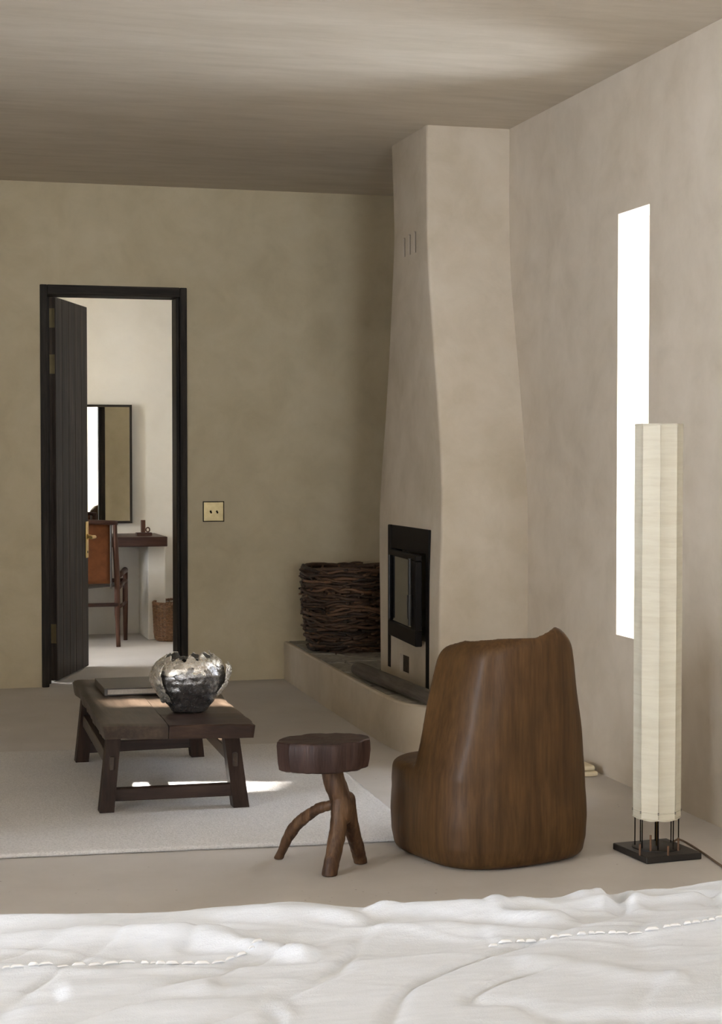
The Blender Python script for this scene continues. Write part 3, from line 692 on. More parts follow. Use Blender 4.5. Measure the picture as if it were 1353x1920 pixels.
# ------------------------------------------------------------------ stool
def stool():
    sc = at(607, 1386, z=0.385); root = empty('stool', (sc[0], sc[1], 0), 'rough log stool with three branch legs beside the carved chair', 'stool')
    S = Vector((sc[0], sc[1], 0.385))
    # thick faceted seat
    w = 90 / FPX * 4.82
    ang = [(-1.0, 0.10), (-0.99, -0.30), (-0.72, -0.62), (-0.15, -0.78), (0.30, -0.76), (0.74, -0.50), (1.0, -0.12), (0.98, 0.35), (0.66, 0.72), (0.15, 0.85), (-0.45, 0.74), (-0.85, 0.48)]
    poly = []
    for u, d in ang: p = Vector(_rt) * u * w + Vector(_fw0) * d * w * 0.94; poly.append((S.x + p.x, S.y + p.y))
    bm = bmesh.new(); nsub = 5; ring0 = []
    for i in range(len(poly)):
        a, b = Vector(poly[i]), Vector(poly[(i + 1) % len(poly)])
        for k in range(nsub): ring0.append(a.lerp(b, k / nsub))
    levels = [(-0.084, 0.90), (-0.080, 0.95), (-0.060, 0.985), (-0.03, 1.0), (-0.012, 1.0), (-0.003, 0.99), (0.0, 0.965)]
    rings = []
    for dz, s in levels:
        rr = []
        for q in ring0:
            p = Vector((S.x, S.y)).lerp(q, s); z = S.z + dz + 0.006 * ((q - Vector(poly[0])).length / (2 * w) - 0.5)
            k = 1 + 0.02 * nz((p.x, p.y, z), 28)
            p = Vector((S.x, S.y)).lerp(p, k); rr.append(bm.verts.new((p.x, p.y, z + 0.003 * nz((p.x, p.y, 7), 25))))
        rings.append(rr)
    n = len(ring0)
    for a, b in zip(rings, rings[1:]):
        for k in range(n): bm.faces.new((a[k], a[(k + 1) % n], b[(k + 1) % n], b[k]))
    for last, zz, flip in ((rings[-1], S.z, False), (rings[0], S.z - 0.085, True)):
        prev = last
        for s in (0.75, 0.45, 0.15):
            cur = []
            for v in last: p = Vector((S.x, S.y)).lerp(v.co.xy, s); cur.append(bm.verts.new((p.x, p.y, zz + 0.0025 * nz((p.x, p.y, 2), 22) + (v.co.z - zz) * s)))
            for k in range(n): bm.faces.new((prev[k], prev[(k + 1) % n], cur[(k + 1) % n], cur[k]))
            prev = cur
        bm.faces.new(prev)
    obj('seat', bm, W_SEAT, root, angle=32)
    # trunk and branch legs (one continuous limb each, joined smoothly)
    def P(x, y, w_): return at(x, y, w=w_)
    chains = dict(trunk=[(P(618, 1428, 4.965), 0.031), (P(627, 1466, 4.965), 0.030), (P(640, 1503, 4.965), 0.030), (P(643, 1530, 4.96), 0.027)],
                  f=[(P(637, 1503, 4.955), 0.024), (P(634, 1552, 4.945), 0.0235), (P(627, 1592, 4.925), 0.0225), (P(620, 1624, 4.91), 0.0215), (P(615, 1654, 4.90), 0.021)],
                  r=[(P(652, 1497, 4.97), 0.021), (P(655, 1530, 4.985), 0.022), (P(662, 1562, 5.01), 0.0205), (P(670, 1592, 5.035), 0.0195), (P(679, 1630, 5.06), 0.0185)],
                  l=[(P(622, 1509, 4.975), 0.013), (P(596, 1517, 5.0), 0.0145), (P(570, 1534, 5.04), 0.016), (P(548, 1556, 5.07), 0.0175), (P(538, 1574, 5.085), 0.0145), (P(528, 1596, 5.10), 0.012), (P(516, 1622, 5.11), 0.0115)])
    pts = [p for c in chains.values() for p, _ in c]
    lo = np.min(pts, 0) - 0.04; hi = np.max(pts, 0) + 0.04; lo[2] = -0.012; hi[2] = 0.33
    def cap(chain):
        cc = catmull([q[0] for q in chain], 4); rr = np.interp(np.linspace(0, len(chain) - 1, len(cc)), range(len(chain)), [q[1] for q in chain])
        return cc, rr
    def field(ch, X, Y, Z):
        out = np.full(X.shape, 9.0); cc, rr = cap(ch)
        for i in range(len(cc) - 1):
            a, b = np.array(cc[i]), np.array(cc[i + 1]); d = b - a; L = d @ d
            t = np.clip(((X - a[0]) * d[0] + (Y - a[1]) * d[1] + (Z - a[2]) * d[2]) / L, 0, 1)
            D = np.sqrt((X - a[0] - t * d[0]) ** 2 + (Y - a[1] - t * d[1]) ** 2 + (Z - a[2] - t * d[2]) ** 2) - (rr[i] + (rr[i + 1] - rr[i]) * t)
            out = smin(out, D, 0.004)
        out = out + 0.0016 * wob(X, Y, Z, 70, 1.0) + 0.0009 * wob(X, Y, Z * 0.3, 190, 2.0)
        return np.maximum(out, -(Z - 0.0008))
    def part(name, ch):
        q = np.array([p for p, _ in ch]); l2 = q.min(0) - 0.035; h2 = q.max(0) + 0.035; l2[2] = max(l2[2], -0.012); h2[2] = min(h2[2], 0.33)
        bm = surfnet(lambda X, Y, Z: field(ch, X, Y, Z), l2, h2, 0.0032)
        return obj(name, bm, W_STOOL, root, smooth=True)
    part('trunk', chains['trunk']); part('leg', chains['f']); part('leg', chains['r']); part('leg', chains['l'])
stool()

# ------------------------------------------------------------------ carved chair
def carved_chair():
    W0 = 5.225; th = R(28); ct, st_ = math.cos(th), math.sin(th)
    def sup(U, Wd, cu, cw, sc, e):
        a = ((U - cu) * ct + (Wd - cw) * st_) / sc; b = (-(U - cu) * st_ + (Wd - cw) * ct) / sc
        q = (np.abs(a / 0.265) ** e + np.abs(b / 0.270) ** e) ** (1 / e)
        return (q - 1) * 0.23 * sc, a, b
    def f(X, Y, Z):
        U = X * _rt[0] + Y * _rt[1]; Wd = X * _fw0[0] + Y * _fw0[1]
        zl = [0, 0.02, 0.06, 0.12, 0.20, 0.28]
        base_, _, _ = sup(U, Wd, 0.383, W0, np.interp(Z, zl, [0.93, 0.965, 0.995, 1.0, 0.982, 0.962]), 3.0)
        base_ = smax(smax(base_, Z - 0.274, 0.035), 0.001 - Z, 0.02)
        k = np.clip((Z - 0.26) / 0.39, 0, 1.12)
        cu = 0.383 + (0.428 - 0.383) * k; cw = W0 + (5.158 - W0) * k; sc = 0.965 + (0.655 - 0.965) * k
        back, a, b = sup(U, Wd, cu, cw, sc, 3.2)
        top = 0.646 + 0.062 * np.clip((a + 0.28) / 0.46, 0, 1) ** 0.8 - 0.16 * np.clip(b + 0.02, 0, 0.4) - 0.35 * np.clip(a - 0.13, 0, 0.2)
        back = smax(smax(back, Z - top, 0.050), 0.20 - Z, 0.02)
        hol = np.sqrt(np.minimum(b + 0.03, 0) ** 2 + (a * 0.97) ** 2) - 0.205
        hol = smin(hol, np.interp(Z, [0.27, 0.34, 0.65], [0.02, 0.035, 0.14]) - (0.35 + 0.8 * np.clip((Z - 0.40) / 0.2, 0, 1)) * np.clip(a, 0, 0.25) - b, 0.03)
        hol = smax(hol, 0.272 - Z, 0.02)
        v = smin(smax(back, -hol, 0.024), base_, np.interp(b, [-0.12, 0.0], [0.002, 0.012]))
        # shallow dents under the rim, as adzed
        return v + 0.0022 * wob(X, Y, Z, 11, 0.7)
    cen = uw(0.383, W0)
    bm = surfnet(f, (cen[0] - 0.36, cen[1] - 0.36, -0.012), (cen[0] + 0.36, cen[1] + 0.36, 0.73), 0.0065)
    bmesh.ops.smooth_vert(bm, verts=bm.verts, factor=0.5, use_axis_x=True, use_axis_y=True, use_axis_z=True)
    zmin = min(v.co.z for v in bm.verts)
    bmesh.ops.translate(bm, verts=bm.verts, vec=(0, 0, -zmin))
    o = single('carved_chair', bm, W_CHAIR, (cen[0], cen[1], 0), smooth=True)
    tag(o, 'massive chair carved from one brown log, seen from behind beside the stool', 'chair')
carved_chair()

# ------------------------------------------------------------------ floor lamp
def lamp():
    C = Vector((2.213, 4.765, 0)); lp = empty('floor_lamp', C, 'tall octagonal cream cloth floor lamp on a black square base', 'lamp')
    a = R(-5)
    M3 = Matrix.Rotation(R(5), 3, 'Z')
    obj('base_plate', obox((C.x - 0.004, C.y - 0.01, 0.0105), (0.185, 0.205, 0.020), M3), W_BLACK, lp, bevel=0.002, seg=1)
    obj('base_disc', lathe((C.x, C.y, 0.0205), [(0.074, 0), (0.074, 0.003), (0.07, 0.0045)], 40), W_BLACK, lp, angle=40)
    Rr = 0.0705; zb, zt = 0.112, 1.288
    # octagon corners as seen: -96,-51,-6,39,84 degrees from the viewing axis
    def corner(k, r):
        th = R(-6 + 45 * k); p = Vector(_rt) * math.sin(th) * r - Vector(_fw0) * math.cos(th) * r; return C + p
    nz_, npn = 190, 8; bm = bmesh.new(); rows_o, rows_i = [], []
    for j in range(nz_ + 1):
        z = zb + (zt - zb) * j / nz_; ro, ri = [], []
        for k in range(8):
            A, B = corner(k, Rr), corner(k + 1, Rr)
            for q in range(npn):
                t = q / npn; p = A.lerp(B, t); nrm = ((A + B) / 2 - C).normalized()
                mid = math.sin(math.pi * t)
                cr = nz((k * 7.0 + t * 0.8, 0, z * 16), 1.0, 3) * mid * (0.0018 + 0.0022 * max(0, 1 - (z - zb) / 0.55))
                if j <= 1 or j >= nz_ - 1: cr *= 0.3
                sag = -0.0022 * mid
                zz = z - (0.004 * mid if j == 0 else 0)
                for L, off in ((ro, 0), (ri, -0.0012)):
                    v = p + nrm * (cr + sag + off); L.append(bm.verts.new((v.x, v.y, zz)))
        rows_o.append(ro); rows_i.append(ri)
    N = 8 * npn
    for j in range(nz_):
        for i in range(N):
            k = (i + 1) % N
            bm.faces.new((rows_o[j][i], rows_o[j][k], rows_o[j + 1][k], rows_o[j + 1][i])); bm.faces.new((rows_i[j][i], rows_i[j + 1][i], rows_i[j + 1][k], rows_i[j][k]))
    for i in range(N):
        k = (i + 1) % N
        bm.faces.new((rows_o[0][i], rows_i[0][i], rows_i[0][k], rows_o[0][k])); bm.faces.new((rows_o[nz_][i], rows_o[nz_][k], rows_i[nz_][k], rows_i[nz_][i]))
    sh = obj('lamp_shade', bm, SHADE, lp, angle=30)
    # sewn seams, hem lines and the little ties of the bottom hem
    for k in range(8):
        p = corner(k, Rr - 0.0004)
        obj('seam', tube([(p.x, p.y, zb + 0.001), (p.x, p.y, zt)], 0.0011, 6), SHADE, sh, smooth=True)
        q = corner(k, Rr - 0.006)
        obj('rod', tube([(q.x, q.y, 0.0205), (q.x, q.y, zt - 0.01)], 0.0019, 8), BLK, lp, smooth=True)
        t0 = corner(k, Rr + 0.0012)
        for dz in (0.0195, 0.0235): obj('tie', bx(t0.x - 0.0018, t0.x + 0.0018, t0.y - 0.0012, t0.y + 0.0012, zb + dz - 0.0008, zb + dz + 0.0008), BLK, sh)
    for zz in (zb + 0.0215, zt - 0.004, zb + 0.002):
        obj('hem', tube([corner(k, Rr + 0.0004) + Vector((0, 0, zz)) for k in range(9)], 0.0014, 6), SHADE, sh, smooth=True)
    g = obj('brass_stem', tube([(C.x, C.y, 0.02), (C.x + 0.001, C.y, 0.4)], 0.0028, 10), BRASS, lp, smooth=True)
    for (x, y, h, yb_) in ((1199, 1581, 0, 1603), (1219, 1564, 0, 1596), (1252, 1585, 0, 1603), (1271, 1569, 0, 1594)):
        p = at(x, yb_, z=0.022); H = (yb_ - y) / FPX * 4.9
        obj('peg', tube([(p[0], p[1], 0.0205), (p[0], p[1], 0.0215 + H)], 0.0032, 8), PEG, lp)
    cc = [at(1262, 1578, z=0.03), at(1272, 1574, z=0.02), at(1290, 1582, z=0.0045), at(1320, 1601, z=0.0045), at(1353, 1624, z=0.0045), at(1400, 1652, z=0.0045)]
    cc.append(np.array([cc[-1][0] + 0.14, cc[-1][1] - 0.02, 0.0045]))
    obj('cord', tube(catmull(cc, 5), 0.0032, 8), CORD, lp, smooth=True)
lamp()

# ------------------------------------------------------------------ folded cloth by the right wall
c = at(1096, 1452, z=0.0)
bm = bmesh.new()
for k in range(2): bx(2.40 + 0.004 * k, 2.532 - 0.01 * k, 5.96 + 0.004 * k, 6.10, 0.0015 + 0.021 * k, 0.021 + 0.021 * k, bm)
o = single('folded_cloth', bm, CREAM, (2.46, 6.03, 0), bevel=0.008, seg=3, angle=50)
tag(o, 'small folded cream cloth on the floor at the foot of the right wall', 'cloth')

# ------------------------------------------------------------------ driftwood pole on the hearth
a, b = Vector(at(668, 1256, z=0.231)), Vector(at(797, 1308, z=0.229))
e = b + (b - a) * 0.30
pts = [a.lerp(e, t) for t in (-0.012, -0.004, 0.01, 0.05, 0.12, 0.25, 0.4, 0.55, 0.7, 0.85, 0.98, 1.0)]
rd = [0.012, 0.022, 0.029, 0.032, 0.0325, 0.032, 0.0315, 0.031, 0.030, 0.030, 0.029, 0.018]
bm = tube(pts, rd, 20)
for v in bm.verts: v.co += Vector((0, 0, 1)) * 0
rough(bm, 0.0018, 30)
zmin = min(v.co.z for v in bm.verts); bmesh.ops.translate(bm, verts=bm.verts, vec=(0, 0, 0.2035 - zmin))
o = single('driftwood_pole', bm, W_LOG, ((a.x + e.x) / 2, (a.y + e.y) / 2, 0.2035), smooth=True)
tag(o, 'smooth grey weathered wooden pole lying on the slate hearth', 'pole')

# ------------------------------------------------------------------ twig basket on the hearth
KC = Vector((2.262, 8.56, 0.201)); KH = 0.415
kb = empty('twig_basket', KC, 'round log basket woven of dark twigs on the hearth behind the chimney', 'basket')
krad = lambda z: float(np.interp(z, [0, 0.02, 0.10, 0.25, 0.37, 0.42], [0.190, 0.198, 0.214, 0.228, 0.232, 0.236]))
arcs = []
for v in range(12):
    L = random.uniform(1.1, 2.0); n = 16; pts = []; amp = random.uniform(0.006, 0.014); ph = random.uniform(0, 6)
    rr = random.uniform(0.0060, 0.0098)
    for i in range(n + 1):
        t = i / n; a = -L / 2 + L * t
        r = 1.0 + amp * 3.2 * math.sin(a * 7 + ph) * 0.9 + (0.05 * (t < 0.001) + 0.05 * (t > 0.999))
        pts.append((r * math.cos(a), r * math.sin(a), (amp * math.sin(a * 4 + ph * 2) + 0.004 * math.sin(a * 11 + ph)) / 0.22))
    bm = tube([Vector(p) for p in pts], [rr / 0.225 * (0.75 + 0.35 * math.sin(math.pi * min(1, i / n * 1.15))) for i in range(n + 1)], 7, jit=0.10)
    bmesh.ops.recalc_face_normals(bm, faces=bm.faces)
    me = bpy.data.meshes.new('twig'); bm.to_mesh(me); bm.free(); me.materials.append(TWIG)
    me.polygons.foreach_set('use_smooth', [True] * len(me.polygons)); arcs.append(me)
rows = 38; cnt = 0
for rI in range(rows):
    z = 0.012 + (KH - 0.016) * rI / (rows - 1)
    for k in range(7):
        a = k * 2 * math.pi / 7 + rI * 1.7 + random.uniform(-0.3, 0.3); rr = krad(z) + random.uniform(-0.008, 0.010)
        o = bpy.data.objects.new('twig', random.choice(arcs)); COL.objects.link(o); o.parent = kb
        o.location = (0, 0, z + random.uniform(-0.005, 0.005)); o.scale = (rr, rr, 0.225 * random.choice((1, -1)) * random.uniform(0.8, 1.1)); o.rotation_euler = (random.uniform(-0.02, 0.02), random.uniform(-0.02, 0.02), a); cnt += 1
bm = bmesh.new()
for k in range(14):
    a = k * 2 * math.pi / 14 + 0.2; ca, sa = math.cos(a), math.sin(a); zs = np.linspace(0.0, KH + 0.004, 7)
    stk = tube([KC + Vector((ca * (krad(z) - 0.018), sa * (krad(z) - 0.018), z)) for z in zs], 0.008, 7)
    obj('stake', stk, TWIG, kb, smooth=True)
obj('basket_floor', lathe(KC, [(0.17, 0.0), (0.172, 0.012), (0.05, 0.012)], 24), TWIG, kb)
rim = tube([KC + Vector((math.cos(a) * (0.228 + 0.006 * math.sin(5 * a)), math.sin(a) * (0.228 + 0.006 * math.sin(5 * a)), KH + 0.008 * math.sin(3 * a + 1))) for a in np.linspace(0, 2 * math.pi, 60)], 0.013, 8, jit=0.12)
obj('rim', rim, TWIG, kb, smooth=True)
lin = lathe(KC, [(krad(0.02) - 0.03, 0.013), (krad(0.2) - 0.03, 0.2), (krad(0.4) - 0.03, 0.395), (krad(0.4) - 0.024, 0.395), (krad(0.2) - 0.024, 0.2), (krad(0.02) - 0.024, 0.013)], 40, cap0=False, cap1=False)
obj('inner_weave', lin, TWIG, kb, smooth=True)

# ================================================================== second room
# ------------------------------------------------------------------ mirror, leaning very slightly askew
mroot = empty('wall_mirror', (1.30, YF, 0.741), 'tall dark framed mirror hanging above the desk in the far room', 'mirror')
mx1 = at(247, 759, Y=YF - 0.045)[0]; mz1, mz0 = at(247, 759, Y=YF - 0.045)[2], at(247, 981, Y=YF - 0.045)[2]
mang = R(-1.9); mw = 0.56; pv = Vector((mx1, YF - 0.050, 0))
MX = Vector((math.cos(mang), math.sin(mang), 0)); MY = Vector((-math.sin(mang), math.cos(mang), 0))
MM = Matrix((MX, MY, Vector((0, 0, 1)))).transposed()
def mbox(s0, s1, t0, t1, z0, z1): return obox(pv + MX * (s0 + s1) / 2 + MY * (t0 + t1) / 2 + Vector((0, 0, (z0 + z1) / 2)), (s1 - s0, t1 - t0, z1 - z0), MM)
f_ = 0.016
obj('mirror_glass', mbox(-mw + f_, -f_, 0.004, 0.010, mz0 + f_, mz1 - f_), MIRR, mroot)
obj('frame_side', mbox(-f_, 0, 0, 0.022, mz0, mz1), W_FRAME, mroot, bevel=0.001, seg=1); obj('frame_side', mbox(-mw, -mw + f_, 0, 0.022, mz0, mz1), W_FRAME, mroot, bevel=0.001, seg=1)
obj('frame_rail', mbox(-mw + f_, -f_, 0, 0.022, mz1 - f_, mz1), W_FRAMEX, mroot, bevel=0.001, seg=1); obj('frame_rail', mbox(-mw + f_, -f_, 0, 0.022, mz0, mz0 + f_), W_FRAMEX, mroot, bevel=0.001, seg=1)
obj('hanger', mbox(-mw / 2 - 0.02, -mw / 2 + 0.02, 0.01, 0.07, mz1 - 0.1, mz1 - 0.06), BLK, mroot)
# ------------------------------------------------------------------ desk
dk = empty('desk', (1.2, 11.3, 0), 'dark wooden desk top on a plaster pier in the far room', 'desk')
DX1 = at(314, 1010, Y=11.02)[0]; DT = 0.668; DYF = 11.02
obj('desk_top', bx(0.1, DX1, DYF, YF - 0.001, DT - 0.062, DT), W_REDX, dk, bevel=0.004, seg=2)
s0, s1 = at(278, 1100, Y=11.12)[0], at(311, 1100, Y=11.12)[0]
obj('pier', bx(s0, s1, 11.13, YF - 0.001, 0, DT - 0.062), PLW, dk, bevel=0.006, seg=2)
obj('pier', bx(1.02, 1.14, 11.20, YF - 0.001, 0, DT - 0.062), PLW, dk, bevel=0.006, seg=2)  # unseen second pier, put here to block light from the left under the desk
# ------------------------------------------------------------------ wooden candle stand
p0, p1 = at(255, 1003, Y=11.22), at(284, 1003, Y=11.22)
ch = empty('candle_stand', ((p0[0] + p1[0]) / 2, 11.22, DT), 'small dark wooden candle stand with an upright block on the desk', 'candle holder')
obj('base_block', bx(p0[0], p1[0], 11.19, 11.25, DT, DT + 0.020), W_REDX, ch, bevel=0.002, seg=1)
q0, q1 = at(264, 975, Y=11.22), at(272, 975, Y=11.22)
obj('upright', bx(q0[0], q1[0], 11.205, 11.235, DT + 0.020, q0[2]), W_RED, ch, bevel=0.002, seg=1)
rc = Vector(at(277, 994, Y=11.21)); rc.z = DT + 0.020 + 0.018
obj('ring_handle', tube([rc + Vector((0.012 * math.cos(t), 0, 0.014 * math.sin(t))) for t in np.linspace(0, 2 * math.pi, 17)], 0.0045, 8), W_RED, ch, smooth=True)
# ------------------------------------------------------------------ leather chair at the desk
def desk_chair():
    rp = at(222, 1213, z=0.0); X1, Y0 = rp[0], rp[1]; fpnt = at(241, 1200, z=0.0); X1f, Y1 = fpnt[0] - 0.02, fpnt[1]; X0 = X1 - 0.50
    rt = empty('desk_chair', ((X0 + X1) / 2, (Y0 + Y1) / 2, 0), 'wooden chair with a tan leather back at the desk in the far room', 'chair')
    zt = at(214, 979, Y=Y0)[2]; sx = at(214, 979, Y=Y0)[0] - X1
    for xb, s in ((X1, 1), (X0, -1)):
        obj('rear_post', tube(catmull([(xb, Y0, 0), (xb - 0.004 * s, Y0 + 0.01, 0.2), (xb - 0.006 * s, Y0 + 0.005, 0.42), (xb + sx * 0.7 * s, Y0 - 0.01, 0.62), (xb + sx * s, Y0 - 0.03, zt)], 5), [0.014] * 5 + [0.018] * 12 + [0.014] * 4, 10), W_RED, rt, smooth=True)
    for xb in (X1f + 0.0, X0 - 0.01):
        obj('front_leg', tube([(xb, Y1, 0), (xb, Y1, 0.25), (xb, Y1 - 0.005, 0.45)], [0.013, 0.018, 0.016], 10), W_RED, rt, smooth=True)
    zs = at(200, 1103, Y=Y0)[2]; zr = at(200, 1134, Y=Y0)[2]
    obj('rear_stretcher', tube([(X0, Y0, zr), (X1, Y0, zr)], 0.012, 10), W_REDX, rt, smooth=True)
    for xa, xb in ((X1, X1f), (X0, X0 - 0.01)):
        obj('side_stretcher', tube([(xa, Y0, zr - 0.02), (xb, Y1, zr - 0.02)], 0.011, 10), W_RED, rt, smooth=True)
        obj('seat_rail', tube([(xa, Y0, zs), (xb, Y1, zs + 0.02)], 0.014, 10), W_RED, rt, smooth=True)
        obj('armrest', tube([(xa, Y0, zs + 0.07), (xb, Y1 + 0.005, zs + 0.085)], [0.014, 0.020], 10), W_RED, rt, smooth=True)
    obj('front_rail', tube([(X0, Y1, zs + 0.02), (X1f, Y1, zs + 0.02)], 0.014, 10), W_REDX, rt, smooth=True)
    obj('top_rail', tube(catmull([(X0 - sx - 0.01, Y0 - 0.03, zt - 0.004), ((X0 + X1) / 2, Y0 - 0.055, zt + 0.006), (X1 + sx + 0.015, Y0 - 0.03, zt - 0.004)], 8), 0.015, 10), W_REDX, rt, smooth=True)
    # leather sling back and seat
    bm = bmesh.new(); g = []
    zl0, zl1 = at(204, 1094, Y=Y0)[2], zt - 0.008
    xr = at(206, 1040, Y=Y0)[0]; xl = X0 + (X1 - xr)
    for j in range(13):
        z = zl0 + (zl1 - zl0) * j / 12
        g.append([bm.verts.new((xl + (xr - xl) * i / 14, Y0 - 0.02 - 0.03 * math.sin(math.pi * i / 14) * (j / 12), z)) for i in range(15)])
    for j in range(12):
        for i in range(14): bm.faces.new((g[j][i], g[j][i + 1], g[j + 1][i + 1], g[j + 1][i]))
    ext = bmesh.ops.extrude_face_region(bm, geom=bm.faces[:]); bmesh.ops.translate(bm, verts=[v for v in ext['geom'] if isinstance(v, bmesh.types.BMVert)], vec=(0, 0.006, 0))
    obj('leather_back', bm, LEATH, rt, smooth=True)
    bm = bmesh.new(); g = []
    for j in range(11):
        y = Y0 + (Y1 - Y0) * j / 10
        g.append([bm.verts.new((X0 + (X1 - X0) * i / 12, y, zs + 0.016 - 0.025 * math.sin(math.pi * i / 12) * math.sin(math.pi * j / 10))) for i in range(13)])
    for j in range(10):
        for i in range(12): bm.faces.new((g[j][i], g[j][i + 1], g[j + 1][i + 1], g[j + 1][i]))
    ext = bmesh.ops.extrude_face_region(bm, geom=bm.faces[:]); bmesh.ops.translate(bm, verts=[v for v in ext['geom'] if isinstance(v, bmesh.types.BMVert)], vec=(0, 0, -0.008))
    obj('leather_seat', bm, COVER, rt, smooth=True)
    for s, xx in ((1, xr + 0.004), (-1, xl - 0.004)):
        obj('back_slat', beam((xx, Y0 - 0.012, zl0 - 0.03), (xx, Y0 - 0.02, zt - 0.01), 0.012, 0.024), COVER, rt, bevel=0.002, seg=1)
desk_chair()
# ------------------------------------------------------------------ wicker basket by the pier
WC = Vector(at(318, 1202, z=0.0)); WC.x = at(290, 1170, Y=WC.y + 0.02)[0] + 0.118; WC.z = 0.0015; WC.y += 0.045
wb = empty('wicker_basket', WC, 'small brown woven wicker basket on the floor beside the desk pier', 'basket')
wr = lambda z: float(np.interp(z, [0, 0.015, 0.05, 0.12, 0.20, 0.25], [0.098, 0.106, 0.113, 0.116, 0.119, 0.122]))
bm = bmesh.new(); nst = 26
for r_ in range(24):
    z = 0.008 + r_ * 0.0098; pts = []
    for k in range(nst * 2 + 1):
        a = k * math.pi / nst; rr = wr(z) + 0.0045 * math.cos(nst * a + math.pi * r_); pts.append(WC + Vector((rr * math.cos(a), rr * math.sin(a), z)))
    tube(pts, 0.0048, 6, bm, cap=False)
o = obj('weavers', bm, WICK, wb, smooth=True); o['kind'] = 'stuff'
bm = bmesh.new()
for k in range(nst):
    a = (k + 0.5) * 2 * math.pi / nst; tube([WC + Vector((wr(z) * math.cos(a), wr(z) * math.sin(a), z)) for z in (0.0, 0.015, 0.05, 0.12, 0.2, 0.245)], 0.0035, 5, bm)
o = obj('stakes', bm, WICK, wb, smooth=True); o['kind'] = 'stuff'
rim = bmesh.new()
for ph in (0, math.pi):
    tube([WC + Vector((math.cos(a) * (0.121 + 0.005 * math.cos(22 * a + ph)), math.sin(a) * (0.121 + 0.005 * math.cos(22 * a + ph)), 0.247 + 0.005 * math.sin(22 * a + ph) + 0.007 * math.cos(a - 0.6))) for a in np.linspace(0, 2 * math.pi, 133)], 0.0058, 6, rim, cap=False)
obj('braided_rim', rim, WICK, wb, smooth=True)
obj('basket_bottom', lathe(WC, [(0.098, 0.0), (0.1, 0.006), (0.03, 0.007)], 26), WICK, wb)
# ------------------------------------------------------------------ curtain at the rear window (seen in the mirror)
def curtain(x0, x1, yc, z0, z1, label):
    bm = bmesh.new(); n, m_ = 120, 20; g = []
    for j in range(m_ + 1):
        z = z0 + (z1 - z0) * j / m_; g.append([bm.verts.new((x0 + (x1 - x0) * i / n + 0.02 * math.sin(j * 0.3), yc + 0.035 * math.sin(i / n * (x1 - x0) * 55 + 0.3 * math.sin(j * 0.2)), z)) for i in range(n + 1)])
    for j in range(m_):
        for i in range(n): bm.faces.new((g[j][i], g[j][i + 1], g[j + 1][i + 1], g[j + 1][i]))
    root = empty('curtain', ((x0 + x1) / 2, yc, z0), label, 'curtain')
    obj('curtain_cloth', bm, CURT, root, smooth=True, recalc=False)
    obj('curtain_rod', tube([(x0 - 0.1, yc, z1), (x1 + 0.1, yc, z1)], 0.012, 10), BLK, root, smooth=True)
curtain(1.15, 2.25, YR + 0.09, 0.06, 2.50, 'cream curtain reflected in the far room mirror')

# ================================================================== bed in the foreground
BX0, BX1, BY0, BY1, BZ = -0.62, 1.62, 0.38, 2.48, 0.539
bed = empty('bed', (0.5, 1.4, 0), 'low wooden bed under the white bedspread', 'bed')
obj('mattress', bx(BX0 + 0.06, BX1 - 0.06, BY0 + 0.02, BY1 - 0.07, 0.24, BZ - 0.035), LINEN, bed, bevel=0.03, seg=3, angle=50)
obj('bed_base', bx(BX0 + 0.06, BX1 - 0.06, BY0, BY1 - 0.07, 0.10, 0.235), W_BLACK, bed, bevel=0.004, seg=1)
for x in (BX0 + 0.12, BX1 - 0.12):
    for y in (BY0 + 0.08, BY1 - 0.18): obj('leg', bx(x - 0.03, x + 0.03, y - 0.03, y + 0.03, 0, 0.10), W_BLACK, bed)
obj('headboard', bx(BX0 + 0.02, BX1 - 0.02, BY0 - 0.07, BY0 - 0.01, 0, 0.62), W_FRAMEX, bed, bevel=0.004, seg=1)
bz = lambda x, y: at(x, y, z=BZ)[:2]
def polydist(X, Y, pts):
    """distance, signed side and fraction along a polyline given in photo pixels"""
    W_ = [bz(*p) for p in pts]; W_ = [np.array((p.x, p.y)) for p in catmull([(a, b, 0) for a, b in W_], 6)]
    best = np.full(X.shape, 9.0); sd = np.zeros(X.shape); fr = np.zeros(X.shape); n = len(W_) - 1
    for i in range(n):
        a, b = W_[i], W_[i + 1]; d = b - a; L = d @ d
        t = np.clip(((X - a[0]) * d[0] + (Y - a[1]) * d[1]) / L, 0, 1)
        ex, ey = X - a[0] - t * d[0], Y - a[1] - t * d[1]; D = np.hypot(ex, ey); cr = d[0] * ey - d[1] * ex
        m = D < best; best = np.where(m, D, best); sd = np.where(m, np.sign(cr), sd); fr = np.where(m, (i + t) / n, fr)
    return best, sd, fr
HEMS = [[(-60, 1843), (0, 1838), (130, 1826), (230, 1813), (390, 1810), (440, 1800), (497, 1783)], [(925, 1771), (1050, 1763), (1200, 1756), (1353, 1738), (1420, 1730)]]
